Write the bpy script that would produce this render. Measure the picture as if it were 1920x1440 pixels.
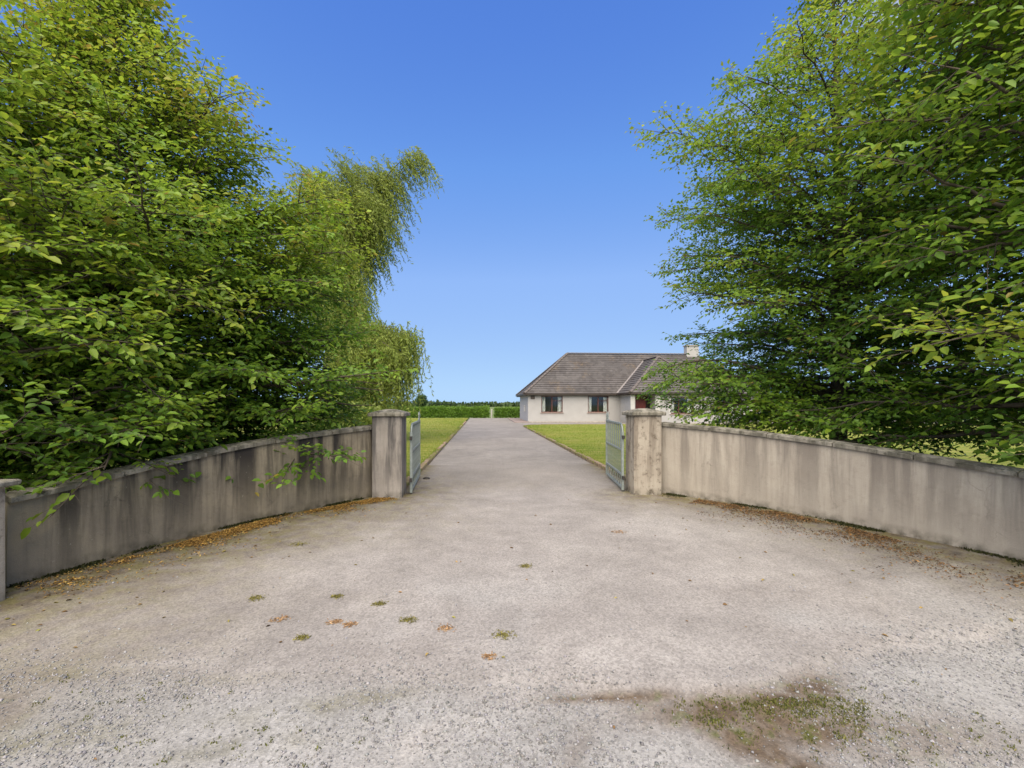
import bpy, bmesh, math, random
import numpy as np
from mathutils import Vector, Matrix

for o in list(bpy.data.objects): bpy.data.objects.remove(o)
S = bpy.context.scene
COL = S.collection
random.seed(4)
RNG = np.random.default_rng(11)

# ------------------------------------------------------------------ camera, sky, sun, exposure
A = math.radians(3.77)            # the drive runs along +Y, the camera looks a little to its right
CA, SA = math.cos(A), math.sin(A)
H = 1.6
cam_d = bpy.data.cameras.new('camera'); cam = bpy.data.objects.new('camera', cam_d); COL.objects.link(cam)
cam.location = (0, 0, H); cam.rotation_euler = (math.radians(90), 0, -A)
cam_d.sensor_width = 36; cam_d.lens = 36 * 850 / 1920; cam_d.shift_y = 38 / 1920
cam_d.clip_start = 0.05; cam_d.clip_end = 5000
S.camera = cam

CLOUD_SEED = 2.6
SUN_EL, SUN_AZ = math.radians(52), math.radians(192)   # azimuth clockwise from +Y
w = bpy.data.worlds.new('World'); S.world = w; w.use_nodes = True
nt = w.node_tree; nt.nodes.clear()
sky = nt.nodes.new('ShaderNodeTexSky'); sky.sky_type = 'NISHITA'; sky.sun_disc = False
sky.sun_elevation = SUN_EL; sky.sun_rotation = SUN_AZ
sky.altitude = 0; sky.air_density = 1.0; sky.dust_density = 0.1; sky.ozone_density = 2.0
# the sky's own brightness is graded to the deep clear blue of the photograph, paler towards the horizon
EXPO = 0.65
bw = nt.nodes.new('ShaderNodeRGBToBW'); nt.links.new(sky.outputs[0], bw.inputs[0])
sc_ = nt.nodes.new('ShaderNodeMath'); sc_.operation = 'MULTIPLY'; sc_.inputs[1].default_value = 0.1; nt.links.new(bw.outputs[0], sc_.inputs[0])
rp = nt.nodes.new('ShaderNodeValToRGB'); el_ = rp.color_ramp.elements
stops = [(0.09, (.060, .165, .58)), (0.135, (.095, .238, .73)), (0.186, (.150, .342, .84)), (0.325, (.292, .497, .948)), (0.84, (.445, .679, .991)), (1.0, (.50, .72, 1.0))]
while len(el_) < len(stops): el_.new(0.5)
for e_, (p_, c_) in zip(el_, stops): e_.position = p_; e_.color = (*c_, 1)
nt.links.new(sc_.outputs[0], rp.inputs[0])
tc = nt.nodes.new('ShaderNodeTexCoord'); sx = nt.nodes.new('ShaderNodeSeparateXYZ'); nt.links.new(tc.outputs['Generated'], sx.inputs[0])
za = nt.nodes.new('ShaderNodeMath'); za.operation = 'ADD'; za.inputs[1].default_value = 0.22; nt.links.new(sx.outputs[2], za.inputs[0])
dv_ = []
for k in (0, 1):
    q = nt.nodes.new('ShaderNodeMath'); q.operation = 'DIVIDE'; nt.links.new(sx.outputs[k], q.inputs[0]); nt.links.new(za.outputs[0], q.inputs[1]); dv_.append(q)
cb = nt.nodes.new('ShaderNodeCombineXYZ'); nt.links.new(dv_[0].outputs[0], cb.inputs[0]); nt.links.new(dv_[1].outputs[0], cb.inputs[1]); cb.inputs[2].default_value = CLOUD_SEED
cn = nt.nodes.new('ShaderNodeTexNoise'); cn.inputs['Scale'].default_value = 0.9; cn.inputs['Detail'].default_value = 7; cn.inputs['Roughness'].default_value = 0.52; mp_ = nt.nodes.new('ShaderNodeMapping'); mp_.inputs['Scale'].default_value = (-1, 1, 1); mp_.inputs['Rotation'].default_value = (0, 0, math.radians(-15)); nt.links.new(cb.outputs[0], mp_.inputs['Vector']); nt.links.new(mp_.outputs[0], cn.inputs['Vector'])
cr = nt.nodes.new('ShaderNodeValToRGB'); cr.color_ramp.elements[0].position = 0.56; cr.color_ramp.elements[1].position = 0.68; nt.links.new(cn.outputs['Fac'], cr.inputs[0])
cm = nt.nodes.new('ShaderNodeMix'); cm.data_type = 'RGBA'; fd = nt.nodes.new('ShaderNodeMapRange'); fd.inputs[1].default_value = 0.30; fd.inputs[2].default_value = 0.42; nt.links.new(sx.outputs[2], fd.inputs[0])   # no clouds low in the haze
cf = nt.nodes.new('ShaderNodeMath'); cf.operation = 'MULTIPLY'; nt.links.new(cr.outputs[0], cf.inputs[0]); nt.links.new(fd.outputs[0], cf.inputs[1]); nt.links.new(cf.outputs[0], cm.inputs[0]); nt.links.new(rp.outputs[0], cm.inputs[6]); cm.inputs[7].default_value = (.78, .80, .83, 1)
hs = nt.nodes.new('ShaderNodeVectorMath'); hs.operation = 'SCALE'; hs.inputs['Scale'].default_value = 1 / 0.12 / 2 ** EXPO; nt.links.new(cm.outputs[2], hs.inputs[0])
bg = nt.nodes.new('ShaderNodeBackground'); bg.inputs['Strength'].default_value = 0.12
out = nt.nodes.new('ShaderNodeOutputWorld')
nt.links.new(hs.outputs[0], bg.inputs['Color']); nt.links.new(bg.outputs[0], out.inputs[0])
sd = bpy.data.lights.new('sun', 'SUN'); so = bpy.data.objects.new('sun', sd); COL.objects.link(so)
sd.energy = 5.0; sd.angle = math.radians(80); sd.color = (1.0, 0.86, 0.66)
sv = Vector((math.sin(SUN_AZ) * math.cos(SUN_EL), math.cos(SUN_AZ) * math.cos(SUN_EL), math.sin(SUN_EL)))
so.rotation_euler = sv.to_track_quat('Z', 'Y').to_euler(); so.location = (10, -10, 30)
vs = S.view_settings; vs.view_transform = 'Standard'; vs.look = 'None'; vs.gamma = 1; vs.use_curve_mapping = False
vs.exposure = EXPO
S.cycles.max_bounces = 6; S.cycles.diffuse_bounces = 4; S.cycles.glossy_bounces = 2; S.cycles.transmission_bounces = 4

# ------------------------------------------------------------------ helpers
def W(xc, d, z=0.0):               # camera-frame metres (right, ahead) -> world
    return Vector((xc * CA + d * SA, d * CA - xc * SA, z))
def at_y(px, Y):                   # world X of a photo column on the vertical plane y = Y
    k = (px - 960) / 850
    d = Y / (CA - k * SA)
    return k * d * CA + d * SA
def obj(name, data, parent=None, mat=None, loc=None, rot=None):
    o = bpy.data.objects.new(name, data); COL.objects.link(o)
    if parent: o.parent = parent
    if mat is not None and data is not None and len(data.materials) == 0: data.materials.append(mat)
    if loc is not None: o.location = loc
    if rot is not None: o.rotation_euler = rot
    return o
def tag(o, label=None, cat=None, group=None, kind=None):
    if label: o['label'] = label
    if cat: o['category'] = cat
    if group: o['group'] = group
    if kind: o['kind'] = kind
    return o
def empty(name, loc=(0, 0, 0), rz=0):
    o = bpy.data.objects.new(name, None); COL.objects.link(o); o.location = loc; o.rotation_euler = (0, 0, rz)
    o.empty_display_size = 0.2
    return o
def bm_mesh(bm, name='m', smooth=False):
    me = bpy.data.meshes.new(name); bm.normal_update(); bm.to_mesh(me); bm.free()
    if smooth:
        for p in me.polygons: p.use_smooth = True
    return me
def np_mesh(name, V, F, colors=None, smooth=False, uv=None):
    V = np.asarray(V, np.float32); F = np.asarray(F, np.int32); k = F.shape[1]
    me = bpy.data.meshes.new(name)
    me.vertices.add(len(V)); me.vertices.foreach_set('co', V.ravel())
    me.loops.add(F.size); me.loops.foreach_set('vertex_index', F.ravel())
    me.polygons.add(len(F)); me.polygons.foreach_set('loop_start', np.arange(0, F.size, k, dtype=np.int32))
    me.polygons.foreach_set('loop_total', np.full(len(F), k, np.int32))
    if smooth: me.polygons.foreach_set('use_smooth', np.ones(len(F), bool))
    me.update(calc_edges=True)
    if colors is not None:
        c = np.asarray(colors, np.float32)
        if c.shape[1] == 3: c = np.hstack([c, np.ones((len(c), 1), np.float32)])
        at = me.color_attributes.new('Col', 'FLOAT_COLOR', 'POINT'); at.data.foreach_set('color', c.ravel())
    if uv is not None:
        l = me.uv_layers.new(name='UVMap'); l.data.foreach_set('uv', np.asarray(uv, np.float32)[F.ravel()].ravel())
    return me
def add_box(bm, a, b, bevel=0.0):
    a = Vector(a); b = Vector(b); c = (a + b) / 2; s = b - a
    r = bmesh.ops.create_cube(bm, size=1, matrix=Matrix.Translation(c) @ Matrix.Diagonal((*s, 1)))
    if bevel:
        es = list({e for v in r['verts'] for e in v.link_edges})
        bmesh.ops.bevel(bm, geom=es, offset=bevel, segments=2, affect='EDGES', profile=0.6)
def box(name, a, b, mat, parent=None, bevel=0.0):
    bm = bmesh.new(); add_box(bm, a, b, bevel)
    return obj(name, bm_mesh(bm), parent, mat)
def tube_arrays(P, R, n=6):        # swept tube along points P with radii R
    P = np.asarray(P, float); R = np.asarray(R, float); m = len(P)
    T = np.gradient(P, axis=0); T /= np.linalg.norm(T, axis=1, keepdims=True) + 1e-9
    ref = np.array([0, 0, 1.0]) if abs(T[0][2]) < 0.8 else np.array([1.0, 0, 0])
    U = np.cross(T, ref); U /= np.linalg.norm(U, axis=1, keepdims=True) + 1e-9
    Vv = np.cross(T, U)
    a = np.arange(n) * 2 * math.pi / n
    V = P[:, None, :] + R[:, None, None] * (np.cos(a)[None, :, None] * U[:, None, :] + np.sin(a)[None, :, None] * Vv[:, None, :])
    F = [(i * n + j, i * n + (j + 1) % n, (i + 1) * n + (j + 1) % n, (i + 1) * n + j) for i in range(m - 1) for j in range(n)]
    return V.reshape(-1, 3), np.array(F)
class Buf:
    def __init__(s): s.V = []; s.F = []; s.C = []; s.n = 0
    def add(s, V, F, C=None):
        s.V.append(np.asarray(V)); s.F.append(np.asarray(F) + s.n); s.n += len(V)
        if C is not None: s.C.append(np.broadcast_to(np.asarray(C), (len(V), 3)))
    def tube(s, P, R, n=6): s.add(*tube_arrays(P, R, n))
    def mesh(s, name, smooth=False):
        return np_mesh(name, np.vstack(s.V), np.vstack(s.F), np.vstack(s.C) if s.C else None, smooth)
def norm(a): return a / (np.linalg.norm(a, axis=-1, keepdims=True) + 1e-9)

def leaves(P, D, N, size, width, color, fold=0.18, droop=0.12):
    """one folded ovate leaf (two quads) per row: P base, D axis, N normal"""
    n = len(P); D = norm(D); Sd = norm(np.cross(D, N)); N = np.cross(Sd, D)
    L = np.broadcast_to(np.asarray(size, float), (n,))[:, None]; Wd = L * np.broadcast_to(np.asarray(width, float), (n,))[:, None]
    f = fold * Wd; dr = droop * L
    b = P
    l1 = P + D * L * 0.30 + Sd * Wd * 0.46 + N * f; r1 = P + D * L * 0.30 - Sd * Wd * 0.46 + N * f
    l2 = P + D * L * 0.68 + Sd * Wd * 0.40 + N * (f - dr * .4); r2 = P + D * L * 0.68 - Sd * Wd * 0.40 + N * (f - dr * .4)
    t = P + D * L - N * dr
    V = np.stack([b, l1, l2, t, r2, r1], 1).reshape(-1, 3)
    o = np.arange(n)[:, None] * 6
    F = np.concatenate([o + np.array([[0, 1, 2, 3]]), o + np.array([[0, 3, 4, 5]])], 0)
    C = np.repeat(np.asarray(color), 6, 0)
    return V, F, C
def quads(P, D, N, size, width, color):
    n = len(P); D = norm(D); Sd = norm(np.cross(D, N)); L = np.broadcast_to(np.asarray(size, float), (n,))[:, None]
    Wd = L * width
    V = np.stack([P, P + D * L * .45 + Sd * Wd * .5, P + D * L, P + D * L * .45 - Sd * Wd * .5], 1).reshape(-1, 3)
    F = np.arange(n)[:, None] * 4 + np.array([[0, 1, 2, 3]])
    return V, F, np.repeat(np.asarray(color), 4, 0)

# ------------------------------------------------------------------ materials
def new_mat(name):
    m = bpy.data.materials.new(name); m.use_nodes = True
    t = m.node_tree; b = t.nodes['Principled BSDF']
    return m, t, b
def nd(t, typ, **kw):
    n = t.nodes.new(typ)
    for k, v in kw.items():
        if k.startswith('i_'): n.inputs[k[2:].replace('_', ' ')].default_value = v
        else: setattr(n, k, v)
    return n
def noise(t, vec, scale, detail=4, rough=0.55, dist=0.0):
    n = nd(t, 'ShaderNodeTexNoise'); n.inputs['Scale'].default_value = scale; n.inputs['Detail'].default_value = detail
    n.inputs['Roughness'].default_value = rough; n.inputs['Distortion'].default_value = dist
    if vec is not None: t.links.new(vec, n.inputs['Vector'])
    return n.outputs['Fac']
def ramp(t, fac, stops):
    r = nd(t, 'ShaderNodeValToRGB'); e = r.color_ramp.elements
    while len(e) < len(stops): e.new(0.5)
    for x, (p, c) in zip(e, stops):
        x.position = p; x.color = (c, c, c, 1) if isinstance(c, (int, float)) else (*c, 1)
    t.links.new(fac, r.inputs[0]); return r.outputs[0]
def mix(t, fac, a, b, mode='MIX'):
    n = nd(t, 'ShaderNodeMix', data_type='RGBA', blend_type=mode)
    for s, v in ((n.inputs[0], fac), (n.inputs[6], a), (n.inputs[7], b)):
        if isinstance(v, bpy.types.NodeSocket): t.links.new(v, s)
        elif isinstance(v, (int, float)): s.default_value = v if s.type == 'VALUE' else (v, v, v, 1)
        else: s.default_value = (*v, 1)
    return n.outputs[2]
def math_n(t, op, a, b=0.0):
    n = nd(t, 'ShaderNodeMath', operation=op)
    for s, v in zip(n.inputs, (a, b)):
        if isinstance(v, bpy.types.NodeSocket): t.links.new(v, s)
        else: s.default_value = v
    return n.outputs[0]
def bump(t, b, h, strength=0.3, dist=0.01):
    n = nd(t, 'ShaderNodeBump'); n.inputs['Strength'].default_value = strength; n.inputs['Distance'].default_value = dist
    t.links.new(h, n.inputs['Height']); t.links.new(n.outputs[0], b.inputs['Normal'])
def objco(t): return nd(t, 'ShaderNodeTexCoord').outputs['Object']
def mapped(t, vec, scale):
    m = nd(t, 'ShaderNodeMapping'); m.inputs['Scale'].default_value = scale; t.links.new(vec, m.inputs['Vector']); return m.outputs[0]

def simple(name, col, rough=0.6, var=0.12, scale=12, metal=0.0, bstr=0.15, spec=0.4):
    m, t, b = new_mat(name); co = objco(t)
    f = noise(t, co, scale, 6)
    c = tuple(col)
    t.links.new(ramp(t, f, [(0.3, tuple(x * (1 - var) for x in c)), (0.7, tuple(min(1, x * (1 + var)) for x in c))]), b.inputs['Base Color'])
    b.inputs['Roughness'].default_value = rough; b.inputs['Metallic'].default_value = metal
    b.inputs['Specular IOR Level'].default_value = spec
    bump(t, b, noise(t, co, scale * 6, 3), bstr, 0.004)
    return m

def leaf_mat(name, trans=0.35, rough=0.45, spec=0.35):
    m, t, b = new_mat(name)
    a = nd(t, 'ShaderNodeAttribute', attribute_name='Col')
    t.links.new(a.outputs['Color'], b.inputs['Base Color'])
    b.inputs['Roughness'].default_value = rough; b.inputs['Specular IOR Level'].default_value = spec
    tr = nd(t, 'ShaderNodeBsdfTranslucent')
    h = nd(t, 'ShaderNodeHueSaturation'); h.inputs['Hue'].default_value = 0.485; h.inputs['Value'].default_value = 1.5
    t.links.new(a.outputs['Color'], h.inputs['Color']); t.links.new(h.outputs[0], tr.inputs['Color'])
    ms = nd(t, 'ShaderNodeMixShader'); ms.inputs[0].default_value = trans
    t.links.new(b.outputs[0], ms.inputs[1]); t.links.new(tr.outputs[0], ms.inputs[2])
    t.links.new(ms.outputs[0], t.nodes['Material Output'].inputs['Surface'])
    return m
def attr_mat(name, rough=0.8, spec=0.2):
    m, t, b = new_mat(name)
    a = nd(t, 'ShaderNodeAttribute', attribute_name='Col'); t.links.new(a.outputs['Color'], b.inputs['Base Color'])
    b.inputs['Roughness'].default_value = rough; b.inputs['Specular IOR Level'].default_value = spec
    return m

def render_mat(name, base, dark, light, amount, uvbased=True, mottled=False):
    """stained cement render: streaks running down from the top, blotches, grain"""
    m, t, b = new_mat(name)
    if uvbased: co = nd(t, 'ShaderNodeUVMap', uv_map='UVMap').outputs[0]
    else: co = objco(t)
    sx = (1, 1, 1)
    st = noise(t, mapped(t, co, (3.6, 0.30, 1) if uvbased else (7, 7, 0.7)), 1.0, 5, 0.6, 0.3)
    st2 = noise(t, mapped(t, co, (13, 0.8, 1) if uvbased else (22, 22, 1.5)), 1.0, 4, 0.6, 0.2)
    bl = noise(t, co, 2.2, 6, 0.62)
    bl2 = noise(t, co, 11 if mottled else 9, 8, 0.72)
    c = mix(t, ramp(t, bl, [(0.32, 0.0), (0.66, 1.0)]), base, light)
    sepx = nd(t, 'ShaderNodeSeparateXYZ'); t.links.new(co, sepx.inputs[0])
    hgt = sepx.outputs[1] if uvbased else sepx.outputs[2]
    up = nd(t, 'ShaderNodeMapRange'); t.links.new(hgt, up.inputs[0])
    up.inputs[1].default_value = 0.0; up.inputs[2].default_value = 0.9; up.inputs[3].default_value = 0.25; up.inputs[4].default_value = 1.0
    s = ramp(t, st, [(0.45, 0.0), (0.57, 1.0)])
    s = math_n(t, 'MULTIPLY', s, up.outputs[0]); s = math_n(t, 'MULTIPLY', s, amount)
    c = mix(t, s, c, dark)
    s2 = math_n(t, 'MULTIPLY', math_n(t, 'MULTIPLY', ramp(t, st2, [(0.5, 0.0), (0.68, 1.0)]), up.outputs[0]), amount * 0.55)
    c = mix(t, s2, c, tuple(x * 0.8 for x in dark))
    bs = math_n(t, 'MULTIPLY', ramp(t, bl2, [(0.52, 0.0), (0.68, 1.0)]), 0.95 if mottled else 0.25)
    c = mix(t, bs, c, tuple(x * 0.9 for x in dark))
    lich = ramp(t, noise(t, co, 26, 4, 0.6), [(0.66, 0.0), (0.72, 1.0)])
    c = mix(t, math_n(t, 'MULTIPLY', lich, 0.35), c, (0.46, 0.45, 0.38))
    cw = nd(t, 'ShaderNodeTexVoronoi', feature='DISTANCE_TO_EDGE'); cw.inputs['Scale'].default_value = 1.1
    wn = nd(t, 'ShaderNodeTexNoise'); wn.inputs['Scale'].default_value = 4; wn.inputs['Detail'].default_value = 5; t.links.new(co, wn.inputs['Vector'])
    va_ = nd(t, 'ShaderNodeVectorMath', operation='MULTIPLY_ADD'); t.links.new(wn.outputs['Color'], va_.inputs[0]); va_.inputs[1].default_value = (.35, .35, .35); t.links.new(co, va_.inputs[2]); t.links.new(va_.outputs[0], cw.inputs['Vector'])
    crk = math_n(t, 'MULTIPLY', ramp(t, cw.outputs['Distance'], [(0.0, 1.0), (0.007, 0.0)]), ramp(t, noise(t, co, 1.3, 3), [(0.54, 0.0), (0.64, 0.6)]))
    c = mix(t, crk, c, tuple(x * 0.6 for x in dark))
    base_d = nd(t, 'ShaderNodeMapRange'); t.links.new(hgt, base_d.inputs[0])      # mud splash and algae at the foot
    base_d.inputs[1].default_value = 0.0; base_d.inputs[2].default_value = 0.13; base_d.inputs[3].default_value = 1.0; base_d.inputs[4].default_value = 0.0
    foot = math_n(t, 'MULTIPLY', base_d.outputs[0], ramp(t, noise(t, co, 7, 5), [(0.4, 0.15), (0.6, 1.0)]))
    c = mix(t, math_n(t, 'MULTIPLY', foot, 0.8), c, (0.055, 0.05, 0.032))
    g = noise(t, co, 140, 3, 0.7)
    c = mix(t, 1.0, c, ramp(t, g, [(0.3, 0.84), (0.7, 1.12)]), 'MULTIPLY')
    t.links.new(c, b.inputs['Base Color']); b.inputs['Roughness'].default_value = 0.93; b.inputs['Specular IOR Level'].default_value = 0.15
    hh = mix(t, 0.5, bl2, g)
    bump(t, b, hh, 0.5, 0.012)
    return m

M = {}
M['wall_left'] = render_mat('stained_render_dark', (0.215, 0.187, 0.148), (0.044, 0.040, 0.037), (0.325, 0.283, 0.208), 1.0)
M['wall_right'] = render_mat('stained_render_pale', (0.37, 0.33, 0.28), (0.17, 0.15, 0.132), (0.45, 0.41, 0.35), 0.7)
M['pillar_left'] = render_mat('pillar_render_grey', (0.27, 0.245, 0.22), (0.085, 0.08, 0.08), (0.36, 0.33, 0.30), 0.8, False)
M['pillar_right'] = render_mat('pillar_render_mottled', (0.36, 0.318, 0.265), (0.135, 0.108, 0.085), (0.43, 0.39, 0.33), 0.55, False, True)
M['coping'] = render_mat('coping_concrete', (0.17, 0.155, 0.13), (0.05, 0.05, 0.035), (0.36, 0.34, 0.29), 0.6, False, True)
M['bark'] = simple('bark', (0.09, 0.075, 0.06), 0.9, 0.45, 9, bstr=0.8, spec=0.15)
M['leaf'] = leaf_mat('tree_leaf', 0.42)
M['willow'] = leaf_mat('willow_leaf', 0.4, 0.5, 0.25)
M['grass'] = leaf_mat('grass_blade', 0.35, 0.6, 0.2)
M['hedge'] = leaf_mat('hedge_leaf', 0.3, 0.5, 0.3)
M['litter'] = attr_mat('dry_leaf', 0.85)
M['stone'] = attr_mat('gravel_stone', 0.8, 0.25)
M['gate'] = simple('galvanised_gate_paint', (0.25, 0.285, 0.27), 0.5, 0.22, 14, 0.25, 0.1)
M['dark_iron'] = simple('dark_iron', (0.05, 0.045, 0.04), 0.6, 0.3, 20, 0.4)
M['house_wall'] = simple('cream_dash_render', (0.375, 0.37, 0.36), 0.9, 0.05, 1.6, bstr=0.5)
M['house_trim'] = simple('white_trim', (0.46, 0.455, 0.44), 0.7, 0.04, 3)
M['fascia'] = simple('brown_fascia', (0.055, 0.042, 0.036), 0.5, 0.2, 3)
M['frame'] = simple('mahogany_frame', (0.095, 0.032, 0.024), 0.45, 0.25, 8)
M['door'] = simple('red_door', (0.145, 0.026, 0.022), 0.45, 0.15, 5)
M['sill'] = simple('sill_concrete', (0.28, 0.22, 0.19), 0.85, 0.15, 8)
M['curtain'] = simple('net_curtain', (0.75, 0.74, 0.70), 0.9, 0.05, 6)
M['room'] = simple('room_plaster', (0.30, 0.27, 0.24), 0.9, 0.1, 2)
M['path'] = simple('pink_paving', (0.27, 0.215, 0.19), 0.9, 0.15, 6)
M['kerb'] = simple('kerb_concrete', (0.33, 0.30, 0.26), 0.92, 0.3, 7, bstr=0.5)
M['edging'] = simple('mossy_brick_edging', (0.25, 0.185, 0.12), 0.95, 0.5, 11, bstr=0.7)
m, t, b = new_mat('window_glass')
b.inputs['Base Color'].default_value = (0.9, 0.95, 0.95, 1); b.inputs['Roughness'].default_value = 0.03
b.inputs['Transmission Weight'].default_value = 1.0; b.inputs['IOR'].default_value = 1.45
M['glass'] = m

# roof tiles
m, t, b = new_mat('concrete_roof_tile'); co = objco(t)
br = nd(t, 'ShaderNodeTexNoise'); br.inputs['Scale'].default_value = 0.55; br.inputs['Detail'].default_value = 5; t.links.new(co, br.inputs['Vector'])
c = ramp(t, br.outputs['Fac'], [(0.3, (0.078, 0.072, 0.070)), (0.55, (0.100, 0.093, 0.090)), (0.75, (0.125, 0.116, 0.112))])
vor = nd(t, 'ShaderNodeTexVoronoi'); vor.inputs['Scale'].default_value = 1.0; t.links.new(mapped(t, co, (3.2, 3.2, 3.2)), vor.inputs['Vector'])
vb_ = nd(t, 'ShaderNodeRGBToBW'); t.links.new(vor.outputs['Color'], vb_.inputs[0]); c = mix(t, 1.0, c, ramp(t, vb_.outputs[0], [(0.2, 0.84), (0.8, 1.14)]), 'MULTIPLY')
li = ramp(t, noise(t, co, 0.7, 6, 0.65), [(0.54, 0.0), (0.70, 1.0)])
li = math_n(t, 'MULTIPLY', li, ramp(t, noise(t, co, 6, 4), [(0.42, 0.0), (0.6, 1.0)]))
c = mix(t, math_n(t, 'MULTIPLY', li, 0.45), c, (0.25, 0.175, 0.09))
t.links.new(c, b.inputs['Base Color']); b.inputs['Roughness'].default_value = 0.85; b.inputs['Specular IOR Level'].default_value = 0.2
bump(t, b, noise(t, co, 18, 4), 0.4, 0.02)
M['roof'] = m
M['ridge'] = simple('ridge_tile', (0.115, 0.10, 0.093), 0.85, 0.2, 4)
M['lead'] = simple('pale_lead', (0.22, 0.20, 0.19), 0.7, 0.15, 3)

# ------------------------------------------------------------------ curves of the two walls (world)
def catmull(P, n):
    P = np.array(P, float); P = np.vstack([2 * P[0] - P[1], P, 2 * P[-1] - P[-2]])
    out = []
    for i in range(1, len(P) - 2):
        for k in range(n):
            u = k / n; a, b_, c_, d_ = P[i - 1], P[i], P[i + 1], P[i + 2]
            out.append(0.5 * (2 * b_ + (c_ - a) * u + (2 * a - 5 * b_ + 4 * c_ - d_) * u * u + (3 * b_ - a - 3 * c_ + d_) * u ** 3))
    out.append(P[-2]); return np.array(out)
def wpts(L): return [(*W(x, d)[:2], h) for x, d, h in L]
# front faces: (xc, d, height of body)
LW = catmull(wpts([(-4.40, 3.95, 0.74), (-4.25, 4.45, 0.79), (-4.10, 4.95, 0.86), (-3.90, 5.5, 0.93), (-3.58, 6.15, 1.01), (-3.12, 6.85, 1.09), (-2.36, 7.95, 1.17)]), 6)
RW = catmull(wpts([(2.70, 8.22, 1.21), (3.28, 7.62, 1.16), (3.86, 7.0, 1.10), (4.43, 6.15, 1.02), (4.86, 5.35, 0.93), (5.18, 4.6, 0.86), (5.42, 3.8, 0.80), (5.56, 2.9, 0.75)]), 6)
PY = 7.84                                     # front face of the gate pillars
PLX, PRX, PW = -1.87, 2.68, 0.50
DL, DR = -1.42, 2.95                          # drive edges
def dist_to(poly, X, Y):
    d = np.full(X.shape, 1e9)
    for a, b_ in zip(poly[:-1], poly[1:]):
        ab = b_[:2] - a[:2]; L2 = ab @ ab
        u = np.clip(((X - a[0]) * ab[0] + (Y - a[1]) * ab[1]) / L2, 0, 1)
        d = np.minimum(d, np.hypot(X - a[0] - u * ab[0], Y - a[1] - u * ab[1]))
    return d
class Noise2:                                  # small value noise for heights and masks
    def __init__(s, seed): s.r = np.random.default_rng(seed).random((256, 256))
    def __call__(s, x, y, f=1.0, oct=4):
        o = 0; a = 1.0; tot = 0
        for k in range(oct):
            X = x * f + 17.3 * k; Y = y * f + 9.1 * k
            xi = np.floor(X).astype(int); yi = np.floor(Y).astype(int); u = X - xi; v = Y - yi
            u = u * u * (3 - 2 * u); v = v * v * (3 - 2 * v); g = lambda i, j: s.r[(xi + i) % 256, (yi + j) % 256]
            o = o + a * ((g(0, 0) * (1 - u) + g(1, 0) * u) * (1 - v) + (g(0, 1) * (1 - u) + g(1, 1) * u) * v)
            tot += a; a *= 0.5; f *= 2
        return o / tot
N2 = Noise2(3)
EDGE_X = np.array([-6, -2.06, -1.0, 0, .57, 1.29, 1.71, 2.16, 2.93, 3.92, 7])
EDGE_D = np.array([2.75, 2.70, 2.66, 2.63, 2.53, 2.55, 2.70, 2.91, 3.12, 3.40, 3.9])
def camxy(X, Y): return X * CA - Y * SA, Y * CA + X * SA
def edge_sd(X, Y):                             # >0 on the tarmac, <0 out on the loose gravel
    xc, d = camxy(X, Y)
    return d - np.interp(xc, EDGE_X, EDGE_D) + (N2(X, Y, 2.0) - 0.5) * 0.30
def ss(x, a, b_): u = np.clip((x - a) / (b_ - a), 0, 1); return u * u * (3 - 2 * u)
def near_height(X, Y):
    e = edge_sd(X, Y)
    xc, d = camxy(X, Y)
    step = 0.022 * ss(xc, -0.6, 0.6)
    z = -step * ss(-e, -0.03, 0.04) + (N2(X, Y, 1.1) - .5) * 0.018 + (N2(X, Y, 9.0, 2) - .5) * 0.004 * (1 + 1.5 * ss(-e, 0, .3))
    return z

# ------------------------------------------------------------------ ground
def sheet(name, pts, z, mat, kind='structure', parent=None):
    bm = bmesh.new(); bm.faces.new([bm.verts.new((p[0], p[1], z)) for p in pts])
    bmesh.ops.triangulate(bm, faces=bm.faces)
    for f in bm.faces:
        f.normal_update()
        if f.normal.z < 0: f.normal_flip()
    return tag(obj(name, bm_mesh(bm), parent, mat), kind=kind)

m, t, b = new_mat('field_grass'); co = objco(t)
c = ramp(t, noise(t, co, 0.05, 6, 0.6), [(0.3, (0.07, 0.11, 0.025)), (0.5, (0.11, 0.15, 0.03)), (0.7, (0.17, 0.19, 0.05))])
t.links.new(c, b.inputs['Base Color']); b.inputs['Roughness'].default_value = 0.95
M['field'] = m
sheet('ground', [(-2500, -600), (2500, -600), (2500, 3500), (-2500, 3500)], -0.12, M['field'])

# lawn ground: mown turf with straw-coloured thatch and mowing bands
m, t, b = new_mat('mown_turf'); co = objco(t)
c = ramp(t, noise(t, co, 0.9, 7, 0.66), [(0.3, (0.15, 0.21, 0.028)), (0.5, (0.22, 0.25, 0.045)), (0.7, (0.31, 0.29, 0.09))])
wv = nd(t, 'ShaderNodeTexWave'); wv.inputs['Scale'].default_value = 0.42; wv.inputs['Distortion'].default_value = 1.4; wv.inputs['Detail'].default_value = 3
t.links.new(mapped(t, co, (0.10, 1, 1)), wv.inputs['Vector'])
wv.bands_direction = 'Y'
c = mix(t, 0.30, c, mix(t, wv.outputs['Fac'], (0.12, 0.19, 0.02), (0.38, 0.33, 0.10)))
fine = noise(t, co, 45, 4, 0.7)
c = mix(t, 1.0, c, ramp(t, fine, [(0.3, 0.6), (0.7, 1.3)]), 'MULTIPLY')
t.links.new(c, b.inputs['Base Color']); b.inputs['Roughness'].default_value = 0.95; b.inputs['Specular IOR Level'].default_value = 0.1
bump(t, b, fine, 0.8, 0.03)
M['turf'] = m

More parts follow.
